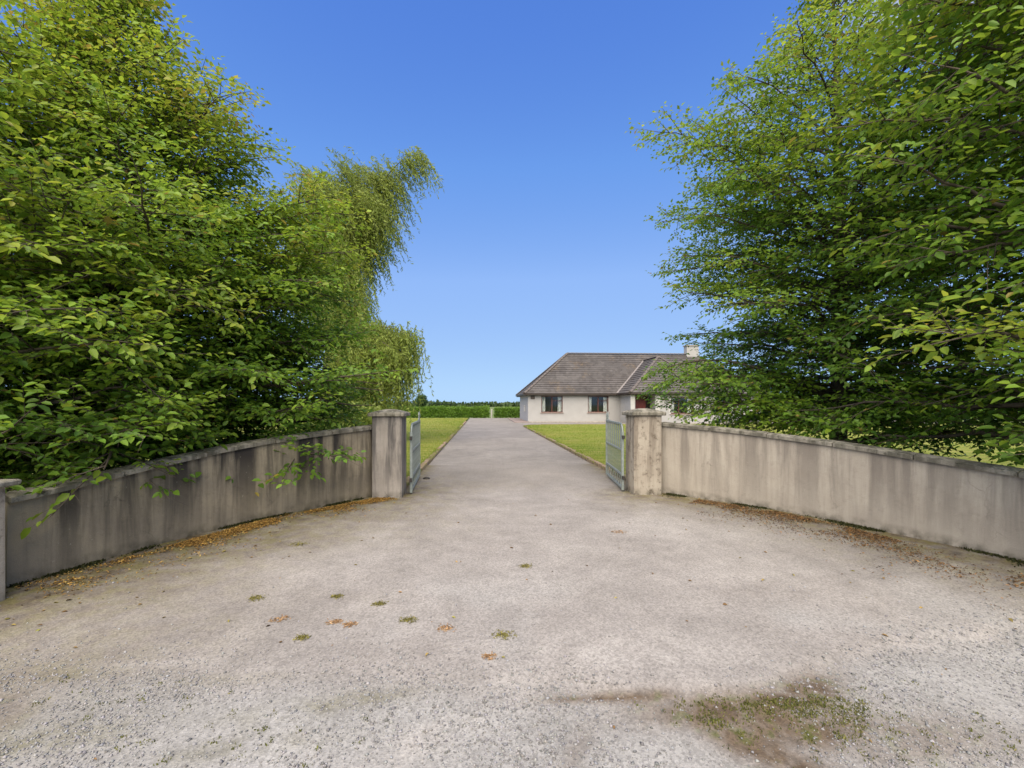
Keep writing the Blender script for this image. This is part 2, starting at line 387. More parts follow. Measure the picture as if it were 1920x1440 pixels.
LWc = [tuple(p[:2]) for p in LW]; RWc = [tuple(p[:2]) for p in RW]
def off(poly, d):
    P = np.array(poly); T = np.gradient(P, axis=0); T /= np.linalg.norm(T, axis=1, keepdims=True)
    return [tuple(p + d * np.array([-tt[1], tt[0]])) for p, tt in zip(P, T)]
lawnL = off(LWc, 0.11) + [(DL - 0.12, 8.45), (DL - 0.12, 51.5), (-80, 51.5), (-80, 0)]
lawn_corner = [(DR + 0.12 + 2.4 * (1 - math.cos(a)), 32.1 + 2.4 * math.sin(a)) for a in np.linspace(0, math.pi / 2, 8)]
lawnR = [(DR + 0.12, 8.45)] + lawn_corner + [(70, 34.5), (70, -2)] + off(RWc, 0.11)[::-1]
sheet('left_lawn', lawnL, 0.055, M['turf'])
sheet('right_lawn', lawnR, 0.055, M['turf'])

# tarmac / gravel
def tarmac_mat(name, near):
    m, t, b = new_mat(name); co = objco(t)
    big = noise(t, co, 0.55, 6, 0.62, 0.6); mid = noise(t, co, 3.1, 6, 0.6); 
    if near:
        c = ramp(t, big, [(0.30, (0.228, 0.214, 0.203)), (0.5, (0.288, 0.271, 0.259)), (0.68, (0.345, 0.328, 0.314))])
    else:
        c = ramp(t, big, [(0.30, (0.205, 0.189, 0.166)), (0.5, (0.245, 0.225, 0.197)), (0.7, (0.29, 0.268, 0.236))])
    c = mix(t, 1.0, c, ramp(t, mid, [(0.3, 0.86), (0.7, 1.10)]), 'MULTIPLY')
    if near:
        a = nd(t, 'ShaderNodeAttribute', attribute_name='Col'); sep = nd(t, 'ShaderNodeSeparateColor'); t.links.new(a.outputs['Color'], sep.inputs[0])
        far_c = ramp(t, big, [(0.30, (0.205, 0.189, 0.166)), (0.5, (0.25, 0.229, 0.202)), (0.7, (0.295, 0.271, 0.24))])
        c = mix(t, a.outputs['Alpha'], c, far_c)
        gr = ramp(t, noise(t, co, 1.7, 5), [(0.3, (0.245, 0.241, 0.236)), (0.7, (0.34, 0.336, 0.33))])
        c = mix(t, sep.outputs['Green'], c, gr)                       # loose gravel
        dirt = math_n(t, 'MULTIPLY', sep.outputs['Red'], ramp(t, noise(t, co, 3.5, 6, 0.65), [(0.30, 0.45), (0.55, 1.0)]))
        dc = ramp(t, noise(t, co, 5.0, 5, 0.6), [(0.35, (0.075, 0.058, 0.036)), (0.47, (0.135, 0.106, 0.062)), (0.57, (0.145, 0.128, 0.040)), (0.68, (0.165, 0.136, 0.080))])
        c = mix(t, dirt, c, dc)
        ax = nd(t, 'ShaderNodeAttribute', attribute_name='Aux'); sx2 = nd(t, 'ShaderNodeSeparateColor'); t.links.new(ax.outputs['Color'], sx2.inputs[0])
        bn = ramp(t, noise(t, co, 4.5, 6, 0.65, 0.5), [(0.36, 0.0), (0.60, 1.0)])
        c = mix(t, math_n(t, 'MULTIPLY', math_n(t, 'MULTIPLY', sx2.outputs['Green'], bn), 0.75), c, (0.385, 0.368, 0.352))          # pale fines swept into drifts
        c = mix(t, math_n(t, 'MULTIPLY', math_n(t, 'MULTIPLY', sx2.outputs['Blue'], bn), 0.7), c, (0.19, 0.172, 0.16))          # bare worn binder
        c = mix(t, math_n(t, 'MULTIPLY', math_n(t, 'MULTIPLY', sx2.outputs['Red'], bn), 0.85), c, (0.145, 0.135, 0.07))         # moss between the chips
        soil = math_n(t, 'MULTIPLY', sep.outputs['Blue'], ramp(t, noise(t, co, 6.0, 6, 0.65), [(0.28, 0.45), (0.52, 1.0)]))
        c = mix(t, soil, c, ramp(t, noise(t, co, 9, 4), [(0.38, (0.095, 0.070, 0.048)), (0.55, (0.135, 0.102, 0.072)), (0.66, (0.09, 0.095, 0.03))]))
    vo = nd(t, 'ShaderNodeTexVoronoi'); vo.inputs['Scale'].default_value = 75; t.links.new(co, vo.inputs['Vector'])
    vg = nd(t, 'ShaderNodeRGBToBW'); t.links.new(vo.outputs['Color'], vg.inputs[0])
    c = mix(t, 1.0, c, ramp(t, vg.outputs[0], [(0.15, 0.78), (0.5, 1.0), (0.85, 1.18)]), 'MULTIPLY')
    fn = noise(t, co, 260, 2, 0.7)
    c = mix(t, 1.0, c, ramp(t, fn, [(0.3, 0.80), (0.7, 1.16)]), 'MULTIPLY')
    t.links.new(c, b.inputs['Base Color']); b.inputs['Roughness'].default_value = 0.9; b.inputs['Specular IOR Level'].default_value = 0.25
    hb = mix(t, 0.5, vo.outputs['Distance'], fn)
    bump(t, b, hb, 0.6, 0.008)
    return m
M['tarmac_near'] = tarmac_mat('chip_seal_apron', True); M['tarmac'] = tarmac_mat('chip_seal_drive', False)

gx = np.arange(-9, 10.01, 0.06); gy = np.concatenate([np.arange(-4, 0.6, 0.3), np.arange(0.6, 12.01, 0.06)])
X, Y = np.meshgrid(gx, gy); nx, ny = len(gx), len(gy)
Z = near_height(X, Y) * ss(12 - Y, 0.3, 2.0)
dl = dist_to(LW, X, Y); dr = dist_to(RW, X, Y)
dpl = np.hypot(np.maximum(np.abs(X - (PLX + .25)) - .25, 0), np.maximum(np.abs(Y - (PY + .25)) - .25, 0))
dpr = np.hypot(np.maximum(np.abs(X - (PRX + .25)) - .25, 0), np.maximum(np.abs(Y - (PY + .25)) - .25, 0))
nn = N2(X, Y, 0.9)
dirt = np.maximum(np.exp(-(dl / (0.65 + 2.0 * nn)) ** 1.8), 0.97 * np.exp(-(dr / (0.40 + 1.1 * nn)) ** 1.8))
dirt = np.maximum(dirt, np.maximum(np.exp(-(dpl / .3) ** 1.5), 0.8 * np.exp(-(dpr / .22) ** 1.5)))
ed = np.minimum(np.abs(X - DL), np.abs(X - DR)); dirt = np.maximum(dirt, np.where(Y > 8.2, np.exp(-(ed / .28) ** 1.3) * .9, 0))
e = edge_sd(X, Y); grav = ss(-e, -0.05, 0.25)
xc, dd = camxy(X, Y)
grav = np.maximum(grav, 0.8 * ss(N2(X + 30, Y, 0.6), 0.52, 0.66) * ss(4.6 - dd, 0, 1.5))
def ell(cx, cd, rx, rd, rot=0, p=None):
    u, v = (xc - cx, dd - cd) if p is None else (p[0] - cx, p[1] - cd); c_, s_ = math.cos(rot), math.sin(rot)
    return np.exp(-(((u * c_ + v * s_) / rx) ** 2 + ((-u * s_ + v * c_) / rd) ** 2))
def soil_at(X_, Y_):
    p = camxy(X_, Y_); w_ = (N2(X_, Y_ + 9, 3.0) - .5) * .14; p = (p[0] + w_, p[1] + w_ * .6)
    g = np.maximum.reduce([ell(1.25, 2.43, .54, .13, .12, p), ell(1.15, 2.18, .44, .13, -.75, p), ell(.62, 2.50, .42, .04, 0, p), ell(1.62, 2.52, .30, .12, .5, p), ell(1.45, 2.30, .38, .16, 0, p), .3 * ell(.30, 2.12, .05, .26, -.45, p), .4 * ell(1.9, 2.2, .55, .22, 0, p)])
    return np.clip(g * 1.35, 0, 1) * ss(-edge_sd(X_, Y_), -0.06, 0.02)
soil = soil_at(X, Y)
moss = np.maximum.reduce([.8 * ell(-.95, 2.42, .45, .08, .25), .8 * ell(-2.3, 2.15, .5, .12, .2), .6 * ell(-1.25, 2.12, .4, .07, .2), .7 * ell(-2.75, 2.72, .35, .1), .5 * ell(-1.7, 2.62, .5, .05, .1)])
dust = np.maximum.reduce([ell(-.42, 2.16, .12, .36, -.85), .9 * ell(-2.25, 2.78, .5, .05, .05), ell(.75, 2.95, .8, .30), .7 * ell(.05, 2.45, .3, .12), .6 * ell(-1.55, 2.68, .5, .04, .25), .7 * ell(.3, 4.1, .5, .5), .5 * ell(1.6, 3.6, .6, .25)])
dark_t = np.maximum.reduce([.8 * ell(-.75, 2.95, .35, .22, .3), .8 * ell(.1, 3.4, .25, .25), .5 * ell(-.2, 5.2, .5, .6), .7 * ell(2.2, 3.9, .8, .25, .3), .5 * ell(-1.6, 3.6, .9, .35)])
soil = np.maximum(soil, 0.55 * ss(N2(X, Y + 50, .8), .54, .70) * ss(-xc, 0.4, 1.6) * ss(3.0 - dd, 0, .6))
farm = ss(Y, 7.0, 11.0)
Cc = np.stack([dirt, grav * (1 - soil), soil, farm], -1).reshape(-1, 4)
idx = np.arange(nx * ny).reshape(ny, nx)
F = np.stack([idx[:-1, :-1], idx[:-1, 1:], idx[1:, 1:], idx[1:, :-1]], -1).reshape(-1, 4)
me_ = np_mesh('gravel_apron', np.stack([X, Y, Z], -1).reshape(-1, 3), F, Cc, True); ax_ = me_.color_attributes.new('Aux', 'FLOAT_COLOR', 'POINT'); ax_.data.foreach_set('color', np.stack([moss, dust, dark_t, np.ones_like(moss)], -1).astype(np.float32).ravel())
o = obj('gravel_apron', me_, None, M['tarmac_near']); tag(o, kind='structure')
# the drive beyond the gates, the forecourt in front of the house
fc = [(DL, 12), (DR, 12)] + [(x - 0.12, y + 0.12) for x, y in [(DR + 0.12, 32.0)] + lawn_corner] + [(45, 34.62), (45, 53), (DL, 53)]
sheet('driveway', fc, -0.012, M['tarmac'])
sheet('road_verge', [(-60, -20), (60, -20), (60, -3.9), (-60, -3.9)], -0.02, M['tarmac'])

# edging between drive and lawns, piece by piece
ge = obj('lawn_edging', None); tag(ge, kind='structure')
bm = bmesh.new(); add_box(bm, (-0.055, -0.225, -0.05), (0.055, 0.225, 0.078), 0.014); km = bm_mesh(bm); km.materials.append(M['edging'])
def kerb_run(pts, parent, step=0.46):
    P = np.array(pts, float); seg = np.linalg.norm(np.diff(P, axis=0), axis=1); cum = np.r_[0, np.cumsum(seg)]
    for s in np.arange(step / 2, cum[-1], step):
        i = min(np.searchsorted(cum, s) - 1, len(seg) - 1); u = (s - cum[i]) / seg[i]; p = P[i] * (1 - u) + P[i + 1] * u; tt = (P[i + 1] - P[i]) / seg[i]
        k = obj('edging_stone', km, parent, loc=(p[0] + random.gauss(0, .008), p[1], random.uniform(-.015, .012)))
        k.rotation_euler = (random.gauss(0, .02), random.gauss(0, .03), math.atan2(tt[1], tt[0]) - math.pi / 2 + random.gauss(0, .02))
kerb_run([(DL - 0.07, 8.75), (DL - 0.07, 42)], ge)
kerb_run([(DR + 0.07, 8.75), (DR + 0.07, 32)] + [(x - 0.05, y + 0.05) for x, y in lawn_corner] + [(14, 34.56)], ge)

# ------------------------------------------------------------------ walls
def build_wall(name, label, curve, side, mat, z_end=None):
    """curve = front face points (x, y, h); side = +1 if the garden lies left of the curve's direction"""
    th = 0.215; P = curve[:, :2]; Hh = curve[:, 2]
    T = np.gradient(P, axis=0); T /= np.linalg.norm(T, axis=1, keepdims=True); Nn = np.stack([-T[:, 1], T[:, 0]], 1) * side
    L = np.r_[0, np.cumsum(np.linalg.norm(np.diff(P, axis=0), axis=1))]
    root = empty(name, (*P[len(P) // 2], 0)); off_ = np.array([*P[len(P) // 2], 0])
    rows = 7; V = []; UV = []; F = []
    m_ = len(P)
    for r in range(rows + 1):                                     # front face
        for i in range(m_):
            z = -0.1 + (Hh[i] + 0.1) * r / rows; V.append((*(P[i] + Nn[i] * 0.004 * math.sin(i * 1.7 + r)), z)); UV.append((L[i], z))
    for r in range(rows):
        for i in range(m_ - 1):
            a = r * m_ + i; F.append((a, a + 1, a + m_ + 1, a + m_))
    k = len(V)                                                    # top, back and ends
    for i in range(m_):
        V += [(*P[i], Hh[i]), (*(P[i] + Nn[i] * th), Hh[i]), (*(P[i] + Nn[i] * th), -0.1), (*P[i], -0.1)]; UV += [(L[i], Hh[i]), (L[i] + .2, Hh[i]), (L[i] + .2, 0), (L[i], 0)]
    for i in range(m_ - 1):
        a = k + i * 4
        F += [(a, a + 4, a + 5, a + 1), (a + 1, a + 5, a + 6, a + 2)]
    F += [(k, k + 1, k + 2, k + 3), (k + 4 * (m_ - 1), k + 4 * (m_ - 1) + 3, k + 4 * (m_ - 1) + 2, k + 4 * (m_ - 1) + 1)]
    if side > 0: F = [f[::-1] for f in F]
    V = np.array(V) - off_
    me = np_mesh('wall', V, np.array(F), None, False, np.array(UV)); 
    obj('wall_body', me, root, mat)
    # coping stones
    n = max(3, int(round(L[-1] / 0.92))); gap = 0.006
    for j in range(n):
        s0, s1 = L[-1] * j / n + gap, L[-1] * (j + 1) / n - gap
        ss_ = np.linspace(s0, s1, 5); q = np.stack([np.interp(ss_, L, P[:, 0]), np.interp(ss_, L, P[:, 1])], 1)
        nn_ = np.stack([np.interp(ss_, L, Nn[:, 0]), np.interp(ss_, L, Nn[:, 1])], 1); hh = np.interp(ss_, L, Hh)
        prof = [(-0.038, 0.0), (-0.042, 0.045), (0.02, 0.064), (th / 2, 0.072), (th - 0.02, 0.064), (th + 0.042, 0.045), (th + 0.038, 0.0)]
        Vc = []; dz = random.uniform(-.004, .004)
        for i in range(5):
            for (o_, z_) in prof: Vc.append((*(q[i] + nn_[i] * o_), hh[i] + z_ + dz))
        Vc = np.array(Vc) - off_; kk = len(prof)
        bm = bmesh.new(); vs_ = [bm.verts.new(v) for v in Vc]
        for i in range(4):
            for a in range(kk):
                bm.faces.new((vs_[i * kk + a], vs_[i * kk + (a + 1) % kk], vs_[(i + 1) * kk + (a + 1) % kk], vs_[(i + 1) * kk + a]))
        bm.faces.new(vs_[:kk]); bm.faces.new(vs_[-kk:]); bmesh.ops.recalc_face_normals(bm, faces=bm.faces)
        obj('coping_stone', bm_mesh(bm), root, M['coping'])
    tag(root, label, 'wall', 'curved entrance walls'); return root
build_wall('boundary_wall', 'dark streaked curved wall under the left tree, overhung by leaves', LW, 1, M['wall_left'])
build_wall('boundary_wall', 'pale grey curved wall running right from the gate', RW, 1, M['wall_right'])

def pillar(name, label, x0, y0, wdt, h, mat, cap=0.065, dome=0.06):
    cx, cy = x0 + wdt / 2, y0 + wdt / 2; r = empty(name, (cx, cy, 0)); hw = wdt / 2
    bm = bmesh.new(); add_box(bm, (-hw, -hw, -0.1), (hw, hw, h))
    bmesh.ops.bevel(bm, geom=[e_ for e_ in bm.edges if abs(e_.verts[0].co.z - e_.verts[1].co.z) > .5], offset=0.018, segments=3, affect='EDGES')
    obj('shaft', bm_mesh(bm), r, mat)
    cw = hw + 0.055; bm = bmesh.new()
    lv = [(cw - .01, h + 0.001), (cw, h + 0.012), (cw, h + cap - .012), (cw - .012, h + cap), (cw * .55, h + cap + dome * .62), (0.06, h + cap + dome)]
    rings = []
    for q, z in lv: rings.append([bm.verts.new((sx * q + random.gauss(0, .002), sy * q + random.gauss(0, .002), z)) for sx, sy in ((-1, -1), (0, -1), (1, -1), (1, 0), (1, 1), (0, 1), (-1, 1), (-1, 0))])
    for a, b_ in zip(rings[:-1], rings[1:]):
        for i in range(8): bm.faces.new((a[i], a[(i + 1) % 8], b_[(i + 1) % 8], b_[i]))
    bm.faces.new(rings[-1]); bm.faces.new(rings[0][::-1])
    obj('cap', bm_mesh(bm), r, M['coping'])
    return tag(r, label, 'pillar', 'entrance pillars')
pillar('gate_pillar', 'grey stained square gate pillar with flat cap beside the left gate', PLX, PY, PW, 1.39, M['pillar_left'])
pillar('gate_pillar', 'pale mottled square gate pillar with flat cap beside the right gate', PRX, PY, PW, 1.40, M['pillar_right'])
p = W(-4.14, 3.72); pillar('end_pillar', 'short pale end pillar cut off at the left picture edge', p.x - 0.48, p.y - 0.48, 0.48, 0.93, M['pillar_right'], 0.05, 0.03)

# ------------------------------------------------------------------ gates
def rod(P, R, n=6): return np_mesh('rod', *tube_arrays(P, R, n), None, True)
def bar_between(name, a, b_, w_, parent, mat):
    a = Vector(a); b_ = Vector(b_); bm = bmesh.new()
    add_box(bm, (-w_[0] / 2, -w_[1] / 2, 0), (w_[0] / 2, w_[1] / 2, (b_ - a).length), 0.003)
    o = obj(name, bm_mesh(bm), parent, mat); o.location = a; o.rotation_euler = (b_ - a).to_track_quat('Z', 'Y').to_euler(); return o
def gate(label, hinge, far, sgn):
    h = Vector((*hinge, 0)); f = Vector((*far, 0)); d = f - h; L = d.length
    r = empty('iron_gate', h, math.atan2(d.y, d.x)); g = M['gate']
    z0 = 0.045; zt = 1.24
    def top(x): return zt + 0.0 * x
    bm = bmesh.new(); add_box(bm, (0, -.022, z0 - .02), (.045, .022, zt - .14), .003); obj('hinge_stile', bm_mesh(bm), r, g)
    bm = bmesh.new(); add_box(bm, (L - .04, -.02, z0), (L, .02, zt + .02), .003); obj('meeting_stile', bm_mesh(bm), r, g)
    # curved shoulder from the hinge stile up into the top rail
    P = [(0.022 + 0.17 * (1 - math.cos(a)), 0, zt - .155 + 0.155 * math.sin(a)) for a in np.linspace(0, math.pi / 2, 9)]
    obj('shoulder', rod(P, [.020] * 9, 8), r, g)
    box('top_rail', (0.19, -.018, zt - .018), (L - .04, .018, zt + .018), g, r, .003)
    box('mid_rail', (0.045, -.015, .74), (L - .04, .015, .775), g, r, .003)
    box('lower_rail', (0.045, -.016, .285), (L - .04, .016, .32), g, r, .003)
    box('bottom_rail', (0.045, -.016, z0), (L - .04, .016, z0 + .038), g, r, .003)
    n = 15
    bm = bmesh.new(); bmesh.ops.create_cone(bm, segments=6, radius1=.0065, radius2=.0065, depth=1, cap_ends=True); bmesh.ops.translate(bm, verts=bm.verts, vec=(0, 0, .5)); bmsh = bm_mesh(bm); bmsh.materials.append(g)
    for i in range(n):
        x = 0.045 + (L - .085) * (i + 1) / (n + 1)
        zh = zt - .018 if x > .19 else zt - .155 + 0.155 * math.sqrt(max(0, 1 - (1 - (x - .022) / .17) ** 2))
        o = obj('bar', bmsh, r, loc=(x, 0, .318)); o.scale = (1, 1, zh - .318)
    for i in range(n // 2):                                        # short bars in the upper half
        x = 0.045 + (L - .085) * (2 * i + 1.5) / (n + 1)
        zh = zt - .018 if x > .19 else zt - .155 + 0.155 * math.sqrt(max(0, 1 - (1 - (x - .022) / .17) ** 2))
        o = obj('bar', bmsh, r, loc=(x, 0, .773)); o.scale = (.85, .85, zh - .773)
    a = np.linspace(0, 2 * math.pi, 17); R = .098
    rg = rod([(R * math.cos(q), 0, R * math.sin(q)) for q in a], [.007] * 17, 5); rg.materials.append(g)
    nr = 8
    for i in range(nr): obj('ring', rg, r, loc=(.05 + (L - .09) * (i + .5) / nr, 0, .184))
    # scrollwork and a spear point over the meeting stile
    th = np.linspace(0, 2.6 * math.pi, 30); rr = np.linspace(.085, .02, 30)
    P = [(L - .16 + q * math.cos(u + 1.2), 0, zt + .02 + .085 + q * math.sin(u + 1.2)) for u, q in zip(th, rr)]
    obj('scroll', rod(P, [.011] * 30, 6), r, g)
    P = [(L - .36 + .30 * u, 0, zt + .015 + .13 * math.sin(u * math.pi / 2) ** 2) for u in np.linspace(0, 1, 9)]
    obj('scroll', rod(P, [.011] * 9, 6), r, g)
    obj('finial', rod([(L - .02, 0, zt + .018), (L - .02, 0, zt + .07), (L - .02, 0, zt + .085), (L - .02, 0, zt + .13), (L - .02, 0, zt + .22)], [.014, .011, .022, .016, .002], 8), r, g)
    for z in (.26, 1.0):
        box('hinge', (-.10, -.02, z - .03), (0.002, .02, z + .03), M['dark_iron'], r, .004)
    return tag(r, label, 'gate', 'open entrance gates')
gate('grey iron gate seen almost edge-on behind the left pillar', (-1.26, 8.16), (-1.36, 9.98), 1)
gate('grey iron gate with scroll top standing open beside the right pillar', (2.575, 8.16), (2.77, 9.95), -1)
# iron stop the left gate rests against
bm = bmesh.new(); bmesh.ops.create_icosphere(bm, subdivisions=2, radius=.07)
for v in bm.verts:
    v.co = Vector((v.co.x * 1.1, v.co.y * .8, max(v.co.z * .62, -.02))) * random.uniform(.92, 1.08)
o = obj('gate_stop', bm_mesh(bm, smooth=True), None, M['dark_iron'], loc=(*W(-1.83, 9.7)[:2], .005)); tag(o, 'small dark stop block on the drive beside the left gate', 'gate stop')

# ------------------------------------------------------------------ house
HX0, HX1, HY0, HY1 = 4.14, 26.2, 40.8, 49.6
WX0, WX1, WY = 12.6, 19.7, 37.15
EZ = 2.56; OV = 0.36; RZ = 6.68
hr = empty('bungalow', ((HX0 + HX1) / 2, (HY0 + HY1) / 2, 0))
HO = Vector(hr.location)
def hobj(name, me, mat, parent=None):
    o = obj(name, me, parent or hr, mat)
    if parent is None: o.location = -HO
    return o
def hbox(name, a, b_, mat, parent=None, bevel=0.0):
    bm = bmesh.new(); add_box(bm, a, b_, bevel); return hobj(name, bm_mesh(bm), mat, parent)
def wall_with_holes(name, x0, x1, y, z1, holes, mat, th=0.28, axis='x'):
    """a wall in the plane y (thickness going back), with rectangular openings (x0,x1,z0,z1)"""
    bm = bmesh.new(); xs = sorted({x0, x1, *[h[0] for h in holes], *[h[1] for h in holes]}); zs = sorted({-0.05, z1, *[h[2] for h in holes], *[h[3] for h in holes]})
    solid = lambda i, j: 0 <= i < len(xs) - 1 and 0 <= j < len(zs) - 1 and not any(h[0] - 1e-6 <= xs[i] and xs[i + 1] <= h[1] + 1e-6 and h[2] - 1e-6 <= zs[j] and zs[j + 1] <= h[3] + 1e-6 for h in holes)
    cache = {}
    def v(x, yy, z):
        k = (round(x, 4), round(yy, 4), round(z, 4))
        if k not in cache: cache[k] = bm.verts.new((x, yy, z) if axis == 'x' else (yy, x, z))
        return cache[k]
    for i in range(len(xs) - 1):
        for j in range(len(zs) - 1):
            if not solid(i, j): continue
            a, b_, c_, d_ = xs[i], xs[i + 1], zs[j], zs[j + 1]; y2 = y + th
            bm.faces.new((v(a, y, c_), v(b_, y, c_), v(b_, y, d_), v(a, y, d_))); bm.faces.new((v(a, y2, c_), v(a, y2, d_), v(b_, y2, d_), v(b_, y2, c_)))
            for (di, dj, q) in ((-1, 0, (v(a, y, c_), v(a, y, d_), v(a, y2, d_), v(a, y2, c_))), (1, 0, (v(b_, y, c_), v(b_, y2, c_), v(b_, y2, d_), v(b_, y, d_))),
                                (0, -1, (v(a, y, c_), v(a, y2, c_), v(b_, y2, c_), v(b_, y, c_))), (0, 1, (v(a, y, d_), v(b_, y, d_), v(b_, y2, d_), v(a, y2, d_)))):
                if not solid(i + di, j + dj): bm.faces.new(q)
    bmesh.ops.recalc_face_normals(bm, faces=bm.faces)
    return hobj(name, bm_mesh(bm), mat)
def window(x0, x1, z0, z1, y, curt=True, mull=(0.5,)):
    f = 0.075; yy = y + 0.07
    bm = bmesh.new()
    add_box(bm, (x0, yy, z0), (x1, yy + .07, z0 + f)); add_box(bm, (x0, yy, z1 - f), (x1, yy + .07, z1))
    add_box(bm, (x0, yy, z0 + f), (x0 + f, yy + .07, z1 - f)); add_box(bm, (x1 - f, yy, z0 + f), (x1, yy + .07, z1 - f))
    for q in mull:
        xm = x0 + (x1 - x0) * q; add_box(bm, (xm - f * .55, yy, z0 + f), (xm + f * .55, yy + .07, z1 - f))
    wdw = hobj('window', bm_mesh(bm), M['frame'])
    def sub(name, a, b_, mat):
        bm2 = bmesh.new(); add_box(bm2, a, b_); return obj(name, bm_mesh(bm2), wdw, mat)
    es = [x0 + f] + [x0 + (x1 - x0) * q for q in mull] + [x1 - f]
    for i in range(len(es) - 1):
        a = es[i] + (f * .55 if i else 0); b_ = es[i + 1] - (f * .55 if i < len(es) - 2 else 0)
        sub('pane', (a, yy + .03, z0 + f), (b_, yy + .036, z1 - f), M['glass'])
    sub('transom', (es[-2] + f * .55 if len(es) > 2 else x0 + f, yy + .002, z1 - f - .40), (x1 - f, yy + .066, z1 - f - .345), M['frame'])
    sub('sill', (x0 - .09, y - .07, z0 - .085), (x1 + .09, y + .069, z0 - .003), M['sill'])
    if curt:
        for s, cw in ((0, .34), (1, .36)):
            xs = np.linspace(0, cw, 15); P = []
            for k, u in enumerate(xs):
                xx = (x0 + .05 + u) if s == 0 else (x1 - .05 - u)
                P.append((xx, yy + .17 + .025 * math.sin(k * 1.9)))
            Vv = [(a, b_, z) for z in (z0 - .05, z1 + .05) for a, b_ in P]; nn_ = len(P)
            Ff = [(i, i + 1, nn_ + i + 1, nn_ + i) for i in range(nn_ - 1)]
            obj('curtain', np_mesh('curtain', Vv, Ff, None, True), wdw, M['curtain'])
    return wdw
wz0, wz1 = 0.86, 2.36
w1 = (at_y(1015, HY0), at_y(1055, HY0)); w2 = (at_y(1102.5, HY0), at_y(1141, HY0))
w5 = (21.4, 23.6)
wall_with_holes('front_wall', HX0, WX0 - .002, HY0, EZ, [(*w1, wz0, wz1), (*w2, wz0, wz1)], M['house_wall'])
wall_with_holes('front_wall', WX1 + .002, HX1, HY0, EZ, [(*w5, wz0, wz1)], M['house_wall'])
window(*w1, wz0, wz1, HY0); window(*w2, wz0, wz1, HY0); window(*w5, wz0, wz1, HY0)
wall_with_holes('side_wall', HY0 + .282, HY1, HX0, EZ, [], M['house_wall'], axis='y')
wall_with_holes('side_wall', HY0 + .282, HY1, HX1 - .28, EZ, [], M['house_wall'], axis='y')
wall_with_holes('rear_wall', HX0 + .282, HX1 - .282, HY1 - .28, EZ, [], M['house_wall'])
# the wing with its recessed porch
pA, pB = at_y(1190, WY), at_y(1228, WY)
w3 = (at_y(1258, WY), at_y(1300, WY))
wall_with_holes('wing_front_wall', WX0, WX1, WY, EZ, [(pA, pB, -.05, 2.42), (*w3, .80, 2.20)], M['house_wall'])
window(*w3, .80, 2.20, WY, True, (0.36,))
wall_with_holes('wing_side_wall', WY + .282, HY0 - .003, WX0, EZ, [], M['house_wall'], axis='y')
wall_with_holes('wing_side_wall', WY + .282, HY0 - .003, WX1 - .28, EZ, [], M['house_wall'], axis='y')
hbox('window_surround', (w3[0] - .20, WY - .035, .74), (w3[0] - .012, WY - .002, 2.3), M['house_trim'])
hbox('window_surround', (w3[1] + .012, WY - .035, .74), (w3[1] + .20, WY - .002, 2.3), M['house_trim'])
hbox('porch_pier', (pB + .003, WY - .10, -.05), (pB + .42, WY - .003, 2.42), M['house_trim'])
hbox('porch_pier', (pA - .36, WY - .06, -.05), (pA - .003, WY - .003, 2.42), M['house_trim'])
PYd = WY + 1.15
dx1 = pA + (pB - pA) * .80
hbox('porch_wall', (pA - .2, WY + .285, -.05), (pA, PYd, 2.5), M['house_wall']); hbox('porch_wall', (pB, WY + .285, -.05), (pB + .2, PYd, 2.5), M['house_wall'])
hbox('porch_ceiling', (pA + .002, WY + .285, 2.43), (pB - .002, PYd, 2.5), M['house_trim'])
hbox('porch_floor', (pA + .002, WY - .4, -.05), (pB - .002, PYd, .10), M['path'])
# door, its panels, handle and side light
dr_ = hbox('door', (pA + .12, PYd + .02, .10), (dx1 - .05, PYd + .08, 2.26), M['door'])
for zz in ((.28, .95), (1.15, 2.08)):
    for xx in ((pA + .24, (pA + dx1) / 2 - .03), ((pA + dx1) / 2 + .1, dx1 - .17)): hbox('door_panel', (xx[0], PYd + .002, zz[0]), (xx[1], PYd + .019, zz[1]), M['door'], dr_)
hbox('handle', (dx1 - .15, PYd - .03, 1.05), (dx1 - .11, PYd + .018, 1.2), M['dark_iron'], dr_)
hbox('door_frame', (pA, PYd, .10), (pA + .115, PYd + .1, 2.42), M['frame']); hbox('door_frame', (pA + .117, PYd, 2.27), (pB, PYd + .1, 2.42), M['frame']); hbox('door_frame', (dx1 - .045, PYd - .003, .10), (dx1 + .03, PYd + .1, 2.268), M['frame'])
hbox('side_light', (dx1 + .032, PYd + .03, .10), (pB - .002, PYd + .04, 2.268), M['glass'])
hbox('inner_wall', (HX0 + .3, HY0 + 3.5, 0), (HX1 - .3, HY0 + 3.6, EZ - .05), M['room'])
hbox('inner_wall', (WX0 + .3, WY + 2.9, 0), (WX1 - .3, WY + 3.0, EZ - .05), M['room'])
hbox('room_floor', (HX0 + .29, HY0 + .29, .0), (HX1 - .29, HY1 - .29, .15), M['room'])
hbox('room_floor', (WX0 + .29, PYd + .11, .0), (WX1 - .29, HY0 + .28, .148), M['room'])
hbox('alarm_box', (at_y(995, HY0), HY0 - .09, 2.08), (at_y(1002.5, HY0), HY0 - .002, 2.36), M['fascia'], None, .02)
hbox('meter_box', (HX0 - .10, HY0 + 2.6, .9), (HX0 - .002, HY0 + 3.2, 1.5), M['house_trim'], None, .02)
